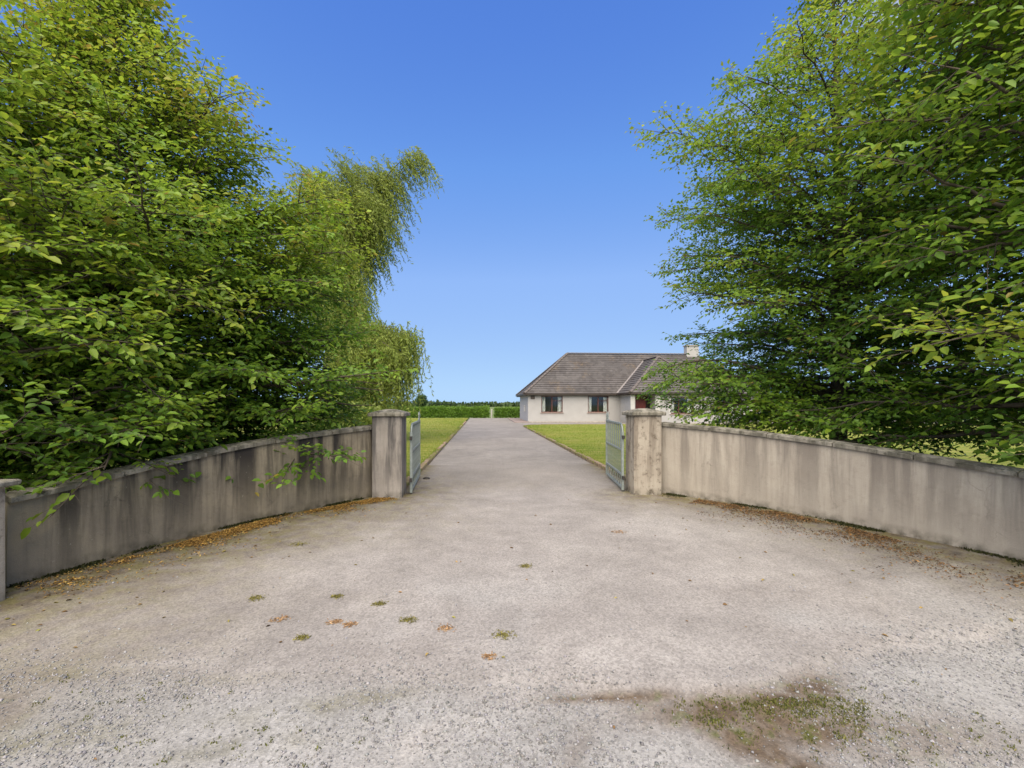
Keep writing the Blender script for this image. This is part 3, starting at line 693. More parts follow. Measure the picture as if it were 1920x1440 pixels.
# roof
def slope(name, poly, parent):
    """poly: eave-first planar polygon (3-D); built as stepped courses of tiles clipped to it"""
    P = [Vector(p_) for p_ in poly]; u = (P[1] - P[0]).normalized(); nrm = (P[1] - P[0]).cross(P[2] - P[0]).normalized()
    if nrm.z < 0: nrm = -nrm
    vdir = nrm.cross(u).normalized()
    if vdir.z < 0: vdir = -vdir
    q = [((p_ - P[0]).dot(u), (p_ - P[0]).dot(vdir)) for p_ in P]; vmax = max(b_ for _, b_ in q)
    def span(v):
        xs = []
        for (a, b_), (c_, d_) in zip(q, q[1:] + q[:1]):
            if abs(b_ - d_) < 1e-9:
                if abs(b_ - v) < 1e-6: xs += [a, c_]
            elif min(b_, d_) - 1e-9 <= v <= max(b_, d_) + 1e-9: xs.append(a + (c_ - a) * (v - b_) / (d_ - b_))
        return (min(xs), max(xs)) if xs else (0, 0)
    bm = bmesh.new(); g = 0.325; n = int(math.ceil(vmax / g))
    for k in range(n):
        v0 = k * g; v1 = min(vmax, v0 + g); a0, b0 = span(min(v0, vmax)); a1, b1 = span(v1)
        if b0 - a0 < .02: continue
        def pt(a, v, l): return P[0] + u * a + vdir * v + nrm * l
        lo, hi = 0.055, 0.012
        v_ = [bm.verts.new(p_) for p_ in (pt(a0, v0, 0), pt(b0, v0, 0), pt(b0, v0, lo), pt(a0, v0, lo), pt(a1, v1, hi), pt(b1, v1, hi))]
        bm.faces.new(v_[:4]); bm.faces.new((v_[3], v_[2], v_[5], v_[4])) if b1 - a1 > 1e-4 else bm.faces.new((v_[3], v_[2], v_[4]))
    bmesh.ops.recalc_face_normals(bm, faces=bm.faces)
    me = bm_mesh(bm); me.materials.append(M['roof']); o = obj(name, me, parent)
    return o
ex0, ex1, ey0, ey1 = HX0 - OV, HX1 + OV, HY0 - OV, HY1 + OV
half = (ey1 - ey0) / 2; ym = (ey0 + ey1) / 2; tz = (RZ - EZ) / half; rx0, rx1 = ex0 + half, ex1 - half
wx0, wx1, wy0 = WX0 - OV, WX1 + OV, WY - OV; wh = (wx1 - wx0) / 2; wxm = (wx0 + wx1) / 2; wtop = EZ + wh * tz; wya = wy0 + wh
roof = empty('roof'); roof.parent = hr; roof.location = -HO
slope('roof_slope', [(ex0, ey0, EZ), (ex1, ey0, EZ), (rx1, ym, RZ), (rx0, ym, RZ)], roof)
slope('roof_slope', [(ex1, ey1, EZ), (ex0, ey1, EZ), (rx0, ym, RZ), (rx1, ym, RZ)], roof)
slope('roof_slope', [(ex0, ey1, EZ), (ex0, ey0, EZ), (rx0, ym, RZ)], roof)
slope('roof_slope', [(ex1, ey0, EZ), (ex1, ey1, EZ), (rx1, ym, RZ)], roof)
yj = ey0 + wh                                    # where the wing ridge dies into the main slope
slope('wing_roof_slope', [(wx0, wy0, EZ), (wx1, wy0, EZ), (wxm, wya, wtop)], roof)
slope('wing_roof_slope', [(wx0, ey0, EZ), (wx0, wy0, EZ), (wxm, wya, wtop), (wxm, yj, wtop)], roof)
slope('wing_roof_slope', [(wx1, wy0, EZ), (wx1, ey0, EZ), (wxm, yj, wtop), (wxm, wya, wtop)], roof)
bm = bmesh.new()                                  # one half-round ridge tile
Vv = []; a_ = np.linspace(0, math.pi, 7)
for x_ in (0, .43):
    for q in a_: Vv.append(bm.verts.new((x_, .145 * math.cos(q), .10 * math.sin(q) + (.012 if x_ == 0 else 0))))
for i in range(6): bm.faces.new((Vv[i], Vv[i + 1], Vv[8 + i], Vv[7 + i]))
bm.faces.new(Vv[:7]); bm.faces.new(Vv[7:])
bmesh.ops.recalc_face_normals(bm, faces=bm.faces); rt = bm_mesh(bm); rt.materials.append(M['ridge'])
def ridge(a, b_):
    a = Vector(a); b_ = Vector(b_); d_ = b_ - a; n = max(1, int(d_.length / .44))
    q = d_.to_track_quat('X', 'Z')
    for i in range(n):
        o = obj('ridge_tile', rt, roof); o.location = a + d_ * (i / n) + Vector((0, 0, .03)); o.rotation_mode = 'QUATERNION'; o.rotation_quaternion = q
ridge((rx0, ym, RZ), (rx1, ym, RZ)); ridge((ex0, ey0, EZ), (rx0, ym, RZ)); ridge((ex0, ey1, EZ), (rx0, ym, RZ)); ridge((ex1, ey0, EZ), (rx1, ym, RZ))
ridge((wx0, wy0, EZ), (wxm, wya, wtop)); ridge((wx1, wy0, EZ), (wxm, wya, wtop)); ridge((wxm, wya, wtop), (wxm, yj, wtop))
va = Vector((wx0, ey0, EZ)); vb = Vector((wxm, yj, wtop)); dv = vb - va; wv_ = Vector((1, -1, 0)).normalized() * .10
vn = [va + wv_ + Vector((0, 0, .075)), vb + wv_ + Vector((0, 0, .075)), vb - wv_ + Vector((0, 0, .075)), va - wv_ + Vector((0, 0, .075))]
bm = bmesh.new(); bm.faces.new([bm.verts.new(v_) for v_ in vn]); r_ = bmesh.ops.extrude_face_region(bm, geom=bm.faces[:]); bmesh.ops.translate(bm, verts=[v_ for v_ in r_['geom'] if isinstance(v_, bmesh.types.BMVert)], vec=(0, 0, .03)); bmesh.ops.recalc_face_normals(bm, faces=bm.faces)
obj('valley_flashing', bm_mesh(bm), roof, M['lead'])
def eave(a, b_, inward, name='fascia'):
    a = Vector(a); b_ = Vector(b_); n_ = Vector(inward)
    bm = bmesh.new()
    def prism(o0, o1, z0_, z1_):
        c_ = [a + n_ * o0, b_ + n_ * o0, b_ + n_ * o1, a + n_ * o1]
        lo = [bm.verts.new((q.x, q.y, z0_)) for q in c_]; hi = [bm.verts.new((q.x, q.y, z1_)) for q in c_]
        bm.faces.new(lo); bm.faces.new(hi)
        for i in range(4): bm.faces.new((lo[i], lo[(i + 1) % 4], hi[(i + 1) % 4], hi[i]))
    prism(.02, .05, EZ - .17, EZ + .01); prism(.052, OV - .003, EZ - .17, EZ - .15); prism(-.10, .018, EZ - .09, EZ + .0)
    bmesh.ops.recalc_face_normals(bm, faces=bm.faces); obj(name, bm_mesh(bm), roof, M['fascia'])
eave((ex0 + .05, ey0, 0), (wx0 - .01, ey0, 0), (0, 1, 0)); eave((wx1 + .01, ey0, 0), (ex1 - .05, ey0, 0), (0, 1, 0)); eave((ex0, ey0 + .055, 0), (ex0, ey1, 0), (1, 0, 0)); eave((ex1, ey0 + .055, 0), (ex1, ey1, 0), (-1, 0, 0)); eave((ex0 + .05, ey1, 0), (ex1 - .05, ey1, 0), (0, -1, 0))
eave((wx0 + .05, wy0, 0), (wx1 - .05, wy0, 0), (0, 1, 0)); eave((wx0, wy0 + .055, 0), (wx0, ey0 - .12, 0), (1, 0, 0)); eave((wx1, wy0 + .055, 0), (wx1, ey0 - .12, 0), (-1, 0, 0))
cx_ = at_y(1296, ym)
ch = hbox('chimney', (cx_ - .62, ym - .35, RZ - .6), (cx_ + .62, ym + .35, RZ + .85), M['house_wall'], None, .01)
hbox('chimney_cap', (cx_ - .7, ym - .43, RZ + .852), (cx_ + .7, ym + .43, RZ + .95), M['kerb'], ch)
tag(hr, 'cream rendered bungalow with grey-brown hipped tile roof', 'house')
# paving along the house
hb = box('house_path', (HX0 - 1.3, HY0 - 1.0, -.06), (HX0 - .02, HY1 + 1, .045), M['path']); tag(hb, kind='structure')
hb = box('house_kerb', (HX0, HY0 - 1.0, -.06), (WX0 - .4, HY0 - .02, .06), M['kerb']); tag(hb, kind='structure')
hb = box('house_apron', (WX0 - .398, WY - 1.0, -.06), (HX1, WY - .45, .06), M['kerb']); tag(hb, kind='structure')

# ------------------------------------------------------------------ broadleaf trees
PAL_G = np.array([(0.065, 0.145, 0.024), (0.105, 0.210, 0.026), (0.150, 0.265, 0.027), (0.205, 0.310, 0.030), (0.260, 0.320, 0.036), (0.28, 0.21, 0.045)])
def pick_col(val, pal, rng, jit=0.16):
    x = np.clip(val, 0, 0.999) * (len(pal) - 1); i = x.astype(int); f = (x - i)[:, None]
    c = pal[i] * (1 - f) + pal[np.minimum(i + 1, len(pal) - 1)] * f
    return c * (1 + rng.normal(0, jit, (len(c), 1))).clip(.5, 1.6)
LEAFV = []
def leaf_variants():
    for k, c in enumerate([(0.075, .155, .024), (.11, .215, .026), (.15, .265, .027), (.205, .31, .03), (.25, .315, .036), (.13, .21, .035)]):
        V, F, C = leaves(np.zeros((1, 3)), np.array([[0, 1., 0]]), np.array([[0, 0, 1.]]), 1.0, .56, np.array([c]), .14 + .03 * (k % 3), .06 + .05 * (k % 4))
        me = np_mesh('leaf', V, F, C); me.materials.append(M['leaf']); LEAFV.append(me)
leaf_variants()
def tree(name, label, group, base, Ht, env, n_limb, seed, leaf=0.075, zlow=0.9, lobes=(), trunk_r=.17, yellow=0.0, thin_back=False, ragged=True, el0=8, qp=.95, leaf_gap=.042, twig_gap=.10, n_parts=0, cut=None, sec_gap=.24, lean=(0, 0), droop=0.35, upl=45):
    """env: list of (z, radius); lobes: (azimuth, width, z0, z1, factor) changes to the radius"""
    rng = np.random.default_rng(seed); root = empty(name, (base[0], base[1], 0)); O = np.array([base[0], base[1], 0.0])
    ez = np.array([q[0] for q in env]); er = np.array([q[1] for q in env])
    nzt = Noise2(seed)
    def radius(z, az):
        r = np.interp(z, ez, er) * (.74 + .52 * float(nzt(np.array([math.cos(az) * 1.3 + 5]), np.array([math.sin(az) * 1.3 + z * .55 + 5]), 1.1, 3)[0]))
        for (a, wd, z0, z1, k) in lobes:
            da = (az - a + math.pi) % (2 * math.pi) - math.pi
            wz = ss(np.float64(z), z0 - .5, z0 + .3) * (1 - ss(np.float64(z), z1 - .3, z1 + .5))
            r *= 1 + (k - 1) * math.exp(-(da / wd) ** 2) * wz
        return r
    tk = Buf(); zs = np.linspace(-.1, Ht * .93, 16); wob = rng.normal(0, .05, (16, 2)).cumsum(0) * .5; wob[0] = 0
    TP = np.stack([wob[:, 0] + lean[0] * zs / Ht, wob[:, 1] + lean[1] * zs / Ht, zs], 1); TR = trunk_r * (1 - zs / Ht).clip(0) ** 1.15 + .012
    TR[0] *= 1.35; tk.tube(TP, TR, 10); trunk = lambda z: np.array([np.interp(z, zs, TP[:, 0]), np.interp(z, zs, TP[:, 1]), z])
    obj('trunk', tk.mesh('trunk', True), root, M['bark'])
    lb = Buf(); SP, SD, SL, SV = [], [], [], []
    for i in range(n_limb):
        q = (i + rng.random()) / n_limb
        z = zlow + (Ht - zlow) * q ** qp; az = i * 2.39996 + rng.normal(0, .25)
        r = min(radius(z, az) * (rng.uniform(.78, 1.10) if z < 4.2 or not ragged else rng.uniform(.62, 1.24)), (1.10 if z < 4.2 or not ragged else 1.38) * float(np.interp(z, ez, er)))
        if r < .25: r = .25
        el = math.radians(el0 + (upl - el0) * q ** 1.1 + rng.normal(0, 6))
        zst = min(max(.35, z - r * math.tan(el) * .9), Ht * .90)
        if r < .8: zst = max(zst, z - .9)
        p0 = trunk(zst); h = np.array([math.cos(az), math.sin(az), 0]); sdv = np.array([-h[1], h[0], 0])
        u = np.linspace(0, 1, 10); wig = rng.normal(0, .05, (10, 2)).cumsum(0) * min(1, r / 2); wig[0] = 0
        rise = z - zst
        tip = trunk(min(z, Ht * .9)); lx = tip[:2] - p0[:2]
        Lp = p0 + h * (r * u)[:, None] + sdv * wig[:, :1] + np.array([0, 0, 1]) * (rise * u ** .85 * 1.12 - (rise * .12 + droop * r * .22) * u ** 2.6 + wig[:, 1])[:, None]
        Lp[:, :2] += u[:, None] * lx
        Lr = np.interp(zst, zs, TR) * .28 * (1 - u) ** .9 + .006; lb.tube(Lp, np.minimum(Lr, .065), 5)
        # side branches
        seg = np.linalg.norm(np.diff(Lp, axis=0), axis=1).sum(); ns = max(3, int(seg * .86 / sec_gap)); tone = rng.normal(0, .10)
        for k in range(ns + 1):
            uu = .16 + .84 * (k + rng.uniform(-.3, .3)) / ns; uu = min(uu, .995); j = min(int(uu * 9), 8); f = uu * 9 - j
            p_ = Lp[j] * (1 - f) + Lp[j + 1] * f; tg = Lp[j + 1] - Lp[j]; tg /= np.linalg.norm(tg)
            side = (1 if k % 2 else -1); ang = math.radians(rng.uniform(32, 68)) * side
            if k == ns: ang *= .15
            sv_ = np.cross([0, 0, 1], tg); sv_ /= np.linalg.norm(sv_) + 1e-6
            d_ = tg * math.cos(ang) + sv_ * math.sin(ang) + np.array([0, 0, rng.normal(.03, .30)])
            ln = (0.30 + .30 * r * (1 - uu) ** .7 + .12) * rng.uniform(.7, 1.25); ln = min(ln, 1.35)
            SP.append(p_); SD.append(d_ / np.linalg.norm(d_)); SL.append(ln); SV.append((tone + rng.normal(0, .07), uu))
    SP = np.array(SP); SD = np.array(SD); SL = np.array(SL); SV = np.array(SV)
    if cut is not None:
        kp = cut(SP + SD * SL[:, None] * .8 + O) & cut(SP + SD * SL[:, None] * .3 + O); SP, SD, SL, SV = SP[kp], SD[kp], SL[kp], SV[kp]
    # thin side-branch wood
    nsec = len(SP); u3 = np.array([0, .5, 1.0]); 
    bend = SL[:, None] ** 2 * np.array([0, -.03, -.16 * droop * 2])[None, :]
    Q = SP[:, None, :] + SD[:, None, :] * (SL[:, None] * u3)[:, :, None]; Q[:, :, 2] += bend
    def thin(Q, R0, buf):
        n, m_, _ = Q.shape; T = norm(np.gradient(Q, axis=1)); Uv = norm(np.cross(T, [0, 0, 1.0])); Vv_ = np.cross(T, Uv); a = np.arange(3) * 2.0944
        R = np.asarray(R0)[:, None] * np.linspace(1, .3, m_)[None, :]
        V = Q[:, :, None, :] + R[:, :, None, None] * (np.cos(a)[:, None] * Uv[:, :, None, :] + np.sin(a)[:, None] * Vv_[:, :, None, :])
        F = np.array([(i * 3 + j, i * 3 + (j + 1) % 3, (i + 1) * 3 + (j + 1) % 3, (i + 1) * 3 + j) for i in range(m_ - 1) for j in range(3)])
        buf.add(V.reshape(-1, 3), (np.arange(n)[:, None, None] * (m_ * 3) + F[None]).reshape(-1, 4))
    thin(Q, .005 + .006 * SL, lb)
    # twigs along the side branches
    nt_ = np.maximum(2, (SL / twig_gap).astype(int)); rep = np.repeat(np.arange(nsec), nt_); kk = np.concatenate([np.arange(n) for n in nt_]); n = len(rep)
    ut = np.clip((kk + rng.uniform(.2, .9, n)) / nt_[rep], 0, 1)
    keep = rng.random(n) < np.interp(SV[rep, 1], [.12, .42], [.45, 1]); rep, kk, ut = rep[keep], kk[keep], ut[keep]; n = len(rep)
    tp = SP[rep] + SD[rep] * (SL[rep] * ut)[:, None]; tp[:, 2] += SL[rep] ** 2 * (-.16 * droop * 2) * ut ** 2
    sv2 = norm(np.cross(SD[rep], [0, 0, 1.0])); sg = np.where(kk % 2 == 0, 1, -1)[:, None]; an = np.radians(rng.uniform(25, 65, n))[:, None]
    td = norm(SD[rep] * np.cos(an) + sv2 * sg * np.sin(an) + np.stack([np.zeros(n), np.zeros(n), rng.normal(.0, .38, n)], 1))
    tl = rng.uniform(.14, .34, n) * (1.15 - .5 * ut) * (leaf / .075)
    hw_ = np.hypot(tp[:, 0] + O[0], tp[:, 1] + O[1]) < 7.0; hw_ |= rng.random(n) < .35; thin(np.stack([tp, tp + td * tl[:, None] * .95], 1)[hw_], np.full(int(hw_.sum()), .0026), lb)
    lm = lb.mesh('branches'); tag(obj('branches', lm, root, M['bark']), kind='stuff')
    # leaves in two ranks along each twig
    nl = np.maximum(3, (tl / (leaf_gap * leaf / .075)).astype(int)); r2 = np.repeat(np.arange(n), nl); k2 = np.concatenate([np.arange(q) for q in nl]); m_ = len(r2)
    ul = (k2 + .5) / nl[r2]; P = tp[r2] + td[r2] * (tl[r2] * ul)[:, None]
    ts = norm(np.cross(td[r2], [0, 0, 1.0])); sg = np.where(k2 % 2 == 0, 1, -1)[:, None]; last = (k2 == nl[r2] - 1)[:, None]
    an = np.where(last, .1, np.radians(rng.uniform(35, 65, m_))[:, None])
    D = norm(td[r2] * np.cos(an) + ts * sg * np.sin(an) + np.stack([rng.normal(0, .12, m_), rng.normal(0, .12, m_), rng.normal(-.22, .22, m_)], 1))
    NN = norm(np.stack([rng.normal(0, .45, m_), rng.normal(0, .45, m_), np.ones(m_)], 1) + .45 * norm(P * [1, 1, 0]))
    size = leaf * rng.uniform(.55, 1.3, m_) * (1 - .25 * ul * (rng.random(m_) < .5))
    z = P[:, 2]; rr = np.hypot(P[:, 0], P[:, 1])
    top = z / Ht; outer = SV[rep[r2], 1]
    val = .30 + .46 * (top - .42) + .16 * (outer - .6) + SV[rep[r2], 0] + rng.normal(0, .09, m_) + yellow + .10 * (ut[r2] - .5)  # sunlit tops put into the leaf colour: higher, outer leaves lighter and yellower
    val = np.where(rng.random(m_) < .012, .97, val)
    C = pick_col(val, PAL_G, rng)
    if cut is not None:
        kp = cut(P + O); P, D, NN, size, C, val = P[kp], D[kp], NN[kp], size[kp], C[kp], val[kp]; m_ = len(P)
    if n_parts:                                                   # the leaves that show largest are parts of their own
        Wp = P + O; xc_, d_ = camxy(Wp[:, 0], Wp[:, 1]); d_ = np.maximum(d_, .1); px = 960 + 850 * xc_ / d_; py = 758 - 850 * (Wp[:, 2] - H) / d_
        sc = np.where((px > 0) & (px < 1920) & (py > 0) & (py < 1440), size / np.hypot(np.hypot(xc_, d_), Wp[:, 2] - H), 0); ii = np.argsort(-sc)[:n_parts]; ii = ii[sc[ii] > 0]
        for q in ii:
            y_ = Vector(D[q]); x_ = y_.cross(Vector(NN[q])).normalized(); z_ = x_.cross(y_)
            o = obj('leaf', LEAFV[int(np.clip(val[q] * 7, 0, 5))], root)
            mw = Matrix((x_, y_, z_)).transposed().to_4x4() @ Matrix.Scale(float(size[q]), 4); mw.translation = Vector(P[q]); o.matrix_local = mw
        mk = np.ones(m_, bool); mk[ii] = False; P, D, NN, size, C = P[mk], D[mk], NN[mk], size[mk], C[mk]
    Wp = P + O; cd_ = np.hypot(Wp[:, 0], Wp[:, 1]); td_ = math.hypot(base[0], base[1])
    if thin_back:
        kp = (cd_ < td_ + .6) | (rng.random(len(P)) < .45); P, D, NN, size, C, cd_ = P[kp], D[kp], NN[kp], size[kp], C[kp], cd_[kp]
    nr = cd_ < 8.0; wr = rng.uniform(.50, .64, len(P))
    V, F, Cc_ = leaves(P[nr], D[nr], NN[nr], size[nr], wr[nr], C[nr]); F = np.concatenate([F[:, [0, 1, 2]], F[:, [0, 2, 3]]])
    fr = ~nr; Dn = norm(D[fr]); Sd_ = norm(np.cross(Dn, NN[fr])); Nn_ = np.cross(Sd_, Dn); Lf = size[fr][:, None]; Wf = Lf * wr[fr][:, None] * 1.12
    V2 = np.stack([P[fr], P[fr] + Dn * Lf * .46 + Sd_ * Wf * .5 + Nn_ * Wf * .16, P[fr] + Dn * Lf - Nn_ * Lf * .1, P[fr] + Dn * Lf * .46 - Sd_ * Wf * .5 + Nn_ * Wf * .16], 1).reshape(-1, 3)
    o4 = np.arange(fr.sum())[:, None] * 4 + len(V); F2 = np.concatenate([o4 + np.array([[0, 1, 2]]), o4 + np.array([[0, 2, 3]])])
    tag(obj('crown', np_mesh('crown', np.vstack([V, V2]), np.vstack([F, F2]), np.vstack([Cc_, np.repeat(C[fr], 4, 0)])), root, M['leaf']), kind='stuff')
    print('CNT', name, len(P))
    return tag(root, label, 'tree', group)

def azc(dx, dd_):                              # azimuth of a camera-frame direction
    v_ = W(dx, dd_); return math.atan2(v_.y, v_.x)
def keep_behind(curve, over, zmin=.82):                  # foliage below wall height keeps behind the wall
    def f(P):
        d_ = dist_to(curve, P[:, 0], P[:, 1])
        # inside test: front side = towards the camera axis
        xc_, dd_ = camxy(P[:, 0], P[:, 1])
        cx, cd = camxy(curve[:, 0], curve[:, 1])
        o_ = np.argsort(cd); front = np.abs(xc_) < np.abs(np.interp(dd_, cd[o_], cx[o_]))
        pil = np.zeros(len(P), bool)
        for px_, hh_ in ((PLX + .25, .62), (PRX + .25, .5)): pil |= (np.abs(P[:, 0] - px_) < hh_) & (np.abs(P[:, 1] - PY - .25) < 1.0) & (P[:, 2] < 2.0)
        return ~pil & ~(front & (P[:, 2] < np.where((dd_ < 5.4) & (xc_ < 0), 1.25, zmin)) & (d_ > np.where((dd_ < 5.4) & (xc_ < 0), .25, over))) & ~((P[:, 2] < 1.0) & (d_ < .12) & ~front)
    return f
g_l, g_r = 'trees leaning over the left wall', 'trees leaning over the right wall'
pA_ = W(-5.9, 7.9); tree('hornbeam_tree', 'large dense green tree behind the left wall, left of the gate pillar', g_l, pA_[:2], 8.9,
     [(.7, 3.7), (1.4, 3.75), (2.4, 3.8), (3.6, 3.65), (4.4, 3.35), (5.2, 2.65), (6.3, 1.85), (7.2, 1.3), (8.0, .7), (8.8, .25)], 270, 5, .098, .8, sec_gap=.13, twig_gap=.072, yellow=.12, thin_back=True, lean=(-.9, .06), n_parts=300, cut=keep_behind(LW, .7))
pB_ = W(-7.0, 4.7); tree('hornbeam_tree', 'dense green tree at the left picture edge above the end pillar', g_l, pB_[:2], 7.2,
     [(.7, 2.7), (1.3, 2.9), (2.4, 2.9), (3.6, 2.6), (5, 2.0), (6, 1.2), (7.2, .3)], 120, 8, .10, .8, sec_gap=.15, twig_gap=.08, yellow=.06, thin_back=True, n_parts=300, cut=keep_behind(LW, .25, 1.25))
pC_ = W(7.0, 9.6); tree('hornbeam_tree', 'tall airy spreading tree behind the right wall, partly hiding the bungalow', g_r, pC_[:2], 12,
     [(1.0, 2.7), (1.6, 3.1), (2.3, 3.6), (3.2, 3.4), (4.2, 3.6), (5.2, 3.75), (6.2, 4.15), (7.2, 4.0), (8.2, 3.35), (9.2, 1.7), (10.2, .5), (11.5, .25)], 160, 21, .10, 1.3, yellow=.06, sec_gap=.15, twig_gap=.08, ragged=False, lobes=((azc(-1, -.1), .55, 1.9, 3.6, 1.02),), cut=keep_behind(RW, .3), droop=.45, upl=50, el0=6, qp=1.15)
pD_ = W(7.2, 5.2); tree('hornbeam_tree', 'near large-leaved tree at the right picture edge overhanging the right wall', g_r, pD_[:2], 10.5,
     [(1.1, 2.9), (1.6, 3.1), (2.4, 3.4), (3.3, 3.4), (4.2, 2.7), (5.4, 2.9), (7, 3.0), (8.6, 2.2), (10.5, .3)], 130, 33, .11, 1.2, yellow=.10, sec_gap=.16, twig_gap=.09, n_parts=300, cut=keep_behind(RW, .95), droop=.4)

# ------------------------------------------------------------------ willow
def willow():
    rng = np.random.default_rng(5); base = W(-9.0, 21.5); root = empty('willow_tree', (base.x, base.y, 0)); O = np.array([base.x, base.y, 0])
    R2 = np.array([CA, -SA, 0]); Fw = np.array([SA, CA, 0])         # picture right / ahead
    tk = Buf(); P = [np.array([0, 0, -.1]), np.array([.1, 0, 1.5]), np.array([.3, .1, 3.5]), np.array([.6, 0, 6]), np.array([.9, .1, 8.6])]; tk.tube(P, [.42, .34, .28, .2, .1], 10)
    obj('trunk', tk.mesh('trunk', True), root, M['bark'])
    lb = Buf(); ST = []                                             # strand starts
    targets = []
    def limb(p0, p1, sag, n_str, L, wind, spread=.5):
        u = np.linspace(0, 1, 12); Q = p0 + (p1 - p0) * u[:, None]; Q[:, 2] += sag * np.sin(u * math.pi) + rng.normal(0, .05, 12).cumsum(); Q[0] = p0
        lb.tube(Q, .08 * (1 - u) ** 1.3 + .007, 5)
        for k in range(int(n_str * (2.1 if L < 3.1 and wind > .7 else 1.5))):
            uu = rng.uniform(.22, 1.0); j = min(int(uu * 11), 10); q = Q[j] + (Q[j + 1] - Q[j]) * (uu * 11 - j) + rng.normal(0, spread, 3) * [1, 1, .6]
            ST.append((q, L * rng.uniform(.3, 1.15), wind * rng.uniform(.6, 1.3)))
    def pt(px, py, d_): xc_ = (px - 960) / 850 * d_; v_ = W(xc_, d_, H + (758 - py) / 850 * d_); return np.array(v_) - O
    fork = np.array([.6, 0, 6.0]); f2 = np.array([.9, .1, 8.4])
    # wind-blown plume at the top right
    limb(f2, pt(640, 300, 21), .5, 150, 2.6, 1.0, .45); limb(f2, pt(705, 300, 21), .4, 150, 2.4, 1.1, .38); limb(f2, pt(778, 288, 20.5), .9, 110, 1.5, 1.1, .22)
    limb(f2, pt(590, 330, 22), .6, 130, 3.0, .9, .5); limb(f2, pt(690, 370, 20), .4, 120, 1.9, 1.0, .35); limb(f2, pt(560, 330, 20), .6, 120, 3.0, .8, .5)
    # hanging body behind the big tree
    for px, py, d_, L in ((600, 420, 20, 3.4), (640, 470, 20.5, 3.2), (655, 540, 20, 3.0), (560, 440, 22, 4), (620, 560, 19.5, 3.2), (600, 500, 23, 4), (520, 380, 22, 4), (470, 480, 20, 4.5), (650, 620, 19, 2.6)):
        limb(fork, pt(px, py, d_), .8, 110, L, .35, .5)
    # low arching skirt
    for px, py, d_, L in ((775, 640, 18.0, 2.3), (750, 632, 18.5, 3.0), (720, 640, 18.5, 3.3), (700, 650, 18.2, 3.4), (740, 660, 17.5, 3.0), (680, 660, 18, 3.5), (640, 690, 18, 3), (760, 660, 19, 2.6)):
        limb(fork + [0, 0, -1.5], pt(px, py, d_), .5, 150, L, .20, .26)
    n = len(ST); Q0 = np.array([s[0] for s in ST]); L = np.array([s[1] for s in ST]); wd = np.array([s[2] for s in ST]); L = np.minimum(L, np.maximum(Q0[:, 2] - .25, .4))
    dirw = norm(R2 + Fw * rng.normal(0, .35, (n, 1)))
    def at(i, u):                                                   # strand curve: leaves to the side, then falls
        l = L[i][:, None]; u = u[:, None]
        return Q0[i] + dirw[i] * (wd[i][:, None] * l * (.75 * u - .15 * u * u)) - np.array([0, 0, 1]) * l * (.35 * u + .55 * u * u) 
    tw = np.stack([at(np.arange(n), np.full(n, q)) for q in (0, .35, .7, 1.0)], 1)
    T = norm(np.gradient(tw, axis=1)); Uv = norm(np.cross(T, [0.3, 0.2, 1.0])); Vw = np.cross(T, Uv); a = np.arange(3) * 2.0944
    V = tw[:, :, None, :] + .002 * (np.cos(a)[:, None] * Uv[:, :, None, :] + np.sin(a)[:, None] * Vw[:, :, None, :])
    F = np.array([(i * 3 + j, i * 3 + (j + 1) % 3, (i + 1) * 3 + (j + 1) % 3, (i + 1) * 3 + j) for i in range(3) for j in range(3)])
    lb.add(V.reshape(-1, 3), (np.arange(n)[:, None, None] * 12 + F[None]).reshape(-1, 4))
    tag(obj('branches', lb.mesh('branches'), root, M['bark']), kind='stuff')
    nl = (L / .052).astype(int) + 4; r = np.repeat(np.arange(n), nl); k = np.concatenate([np.arange(q) for q in nl]); m_ = len(r)
    u = (k + rng.random(m_)) / nl[r]; P = at(r, u); Tn = norm(at(r, np.minimum(u + .05, 1.05)) - P)
    D = norm(Tn * .8 + rng.normal(0, .62, (m_, 3)) + [0, 0, -.15]); NN = norm(rng.normal(0, 1, (m_, 3)) + [0, -.2, .8])
    tone = rng.normal(0, .12, n)[r]
    pal = np.array([(.13, .19, .035), (.19, .255, .048), (.25, .305, .065), (.30, .33, .095)])
    C = pick_col(.45 + tone + rng.normal(0, .12, m_), pal, rng)
    V, F, C = quads(P, D, NN, rng.uniform(.12, .22, m_), .26, C)
    tag(obj('crown', np_mesh('crown', V, F, C), root, M['willow']), kind='stuff'); print('willow leaves', m_)
    tag(root, 'tall pale green weeping willow blown to the right', 'tree')
willow()

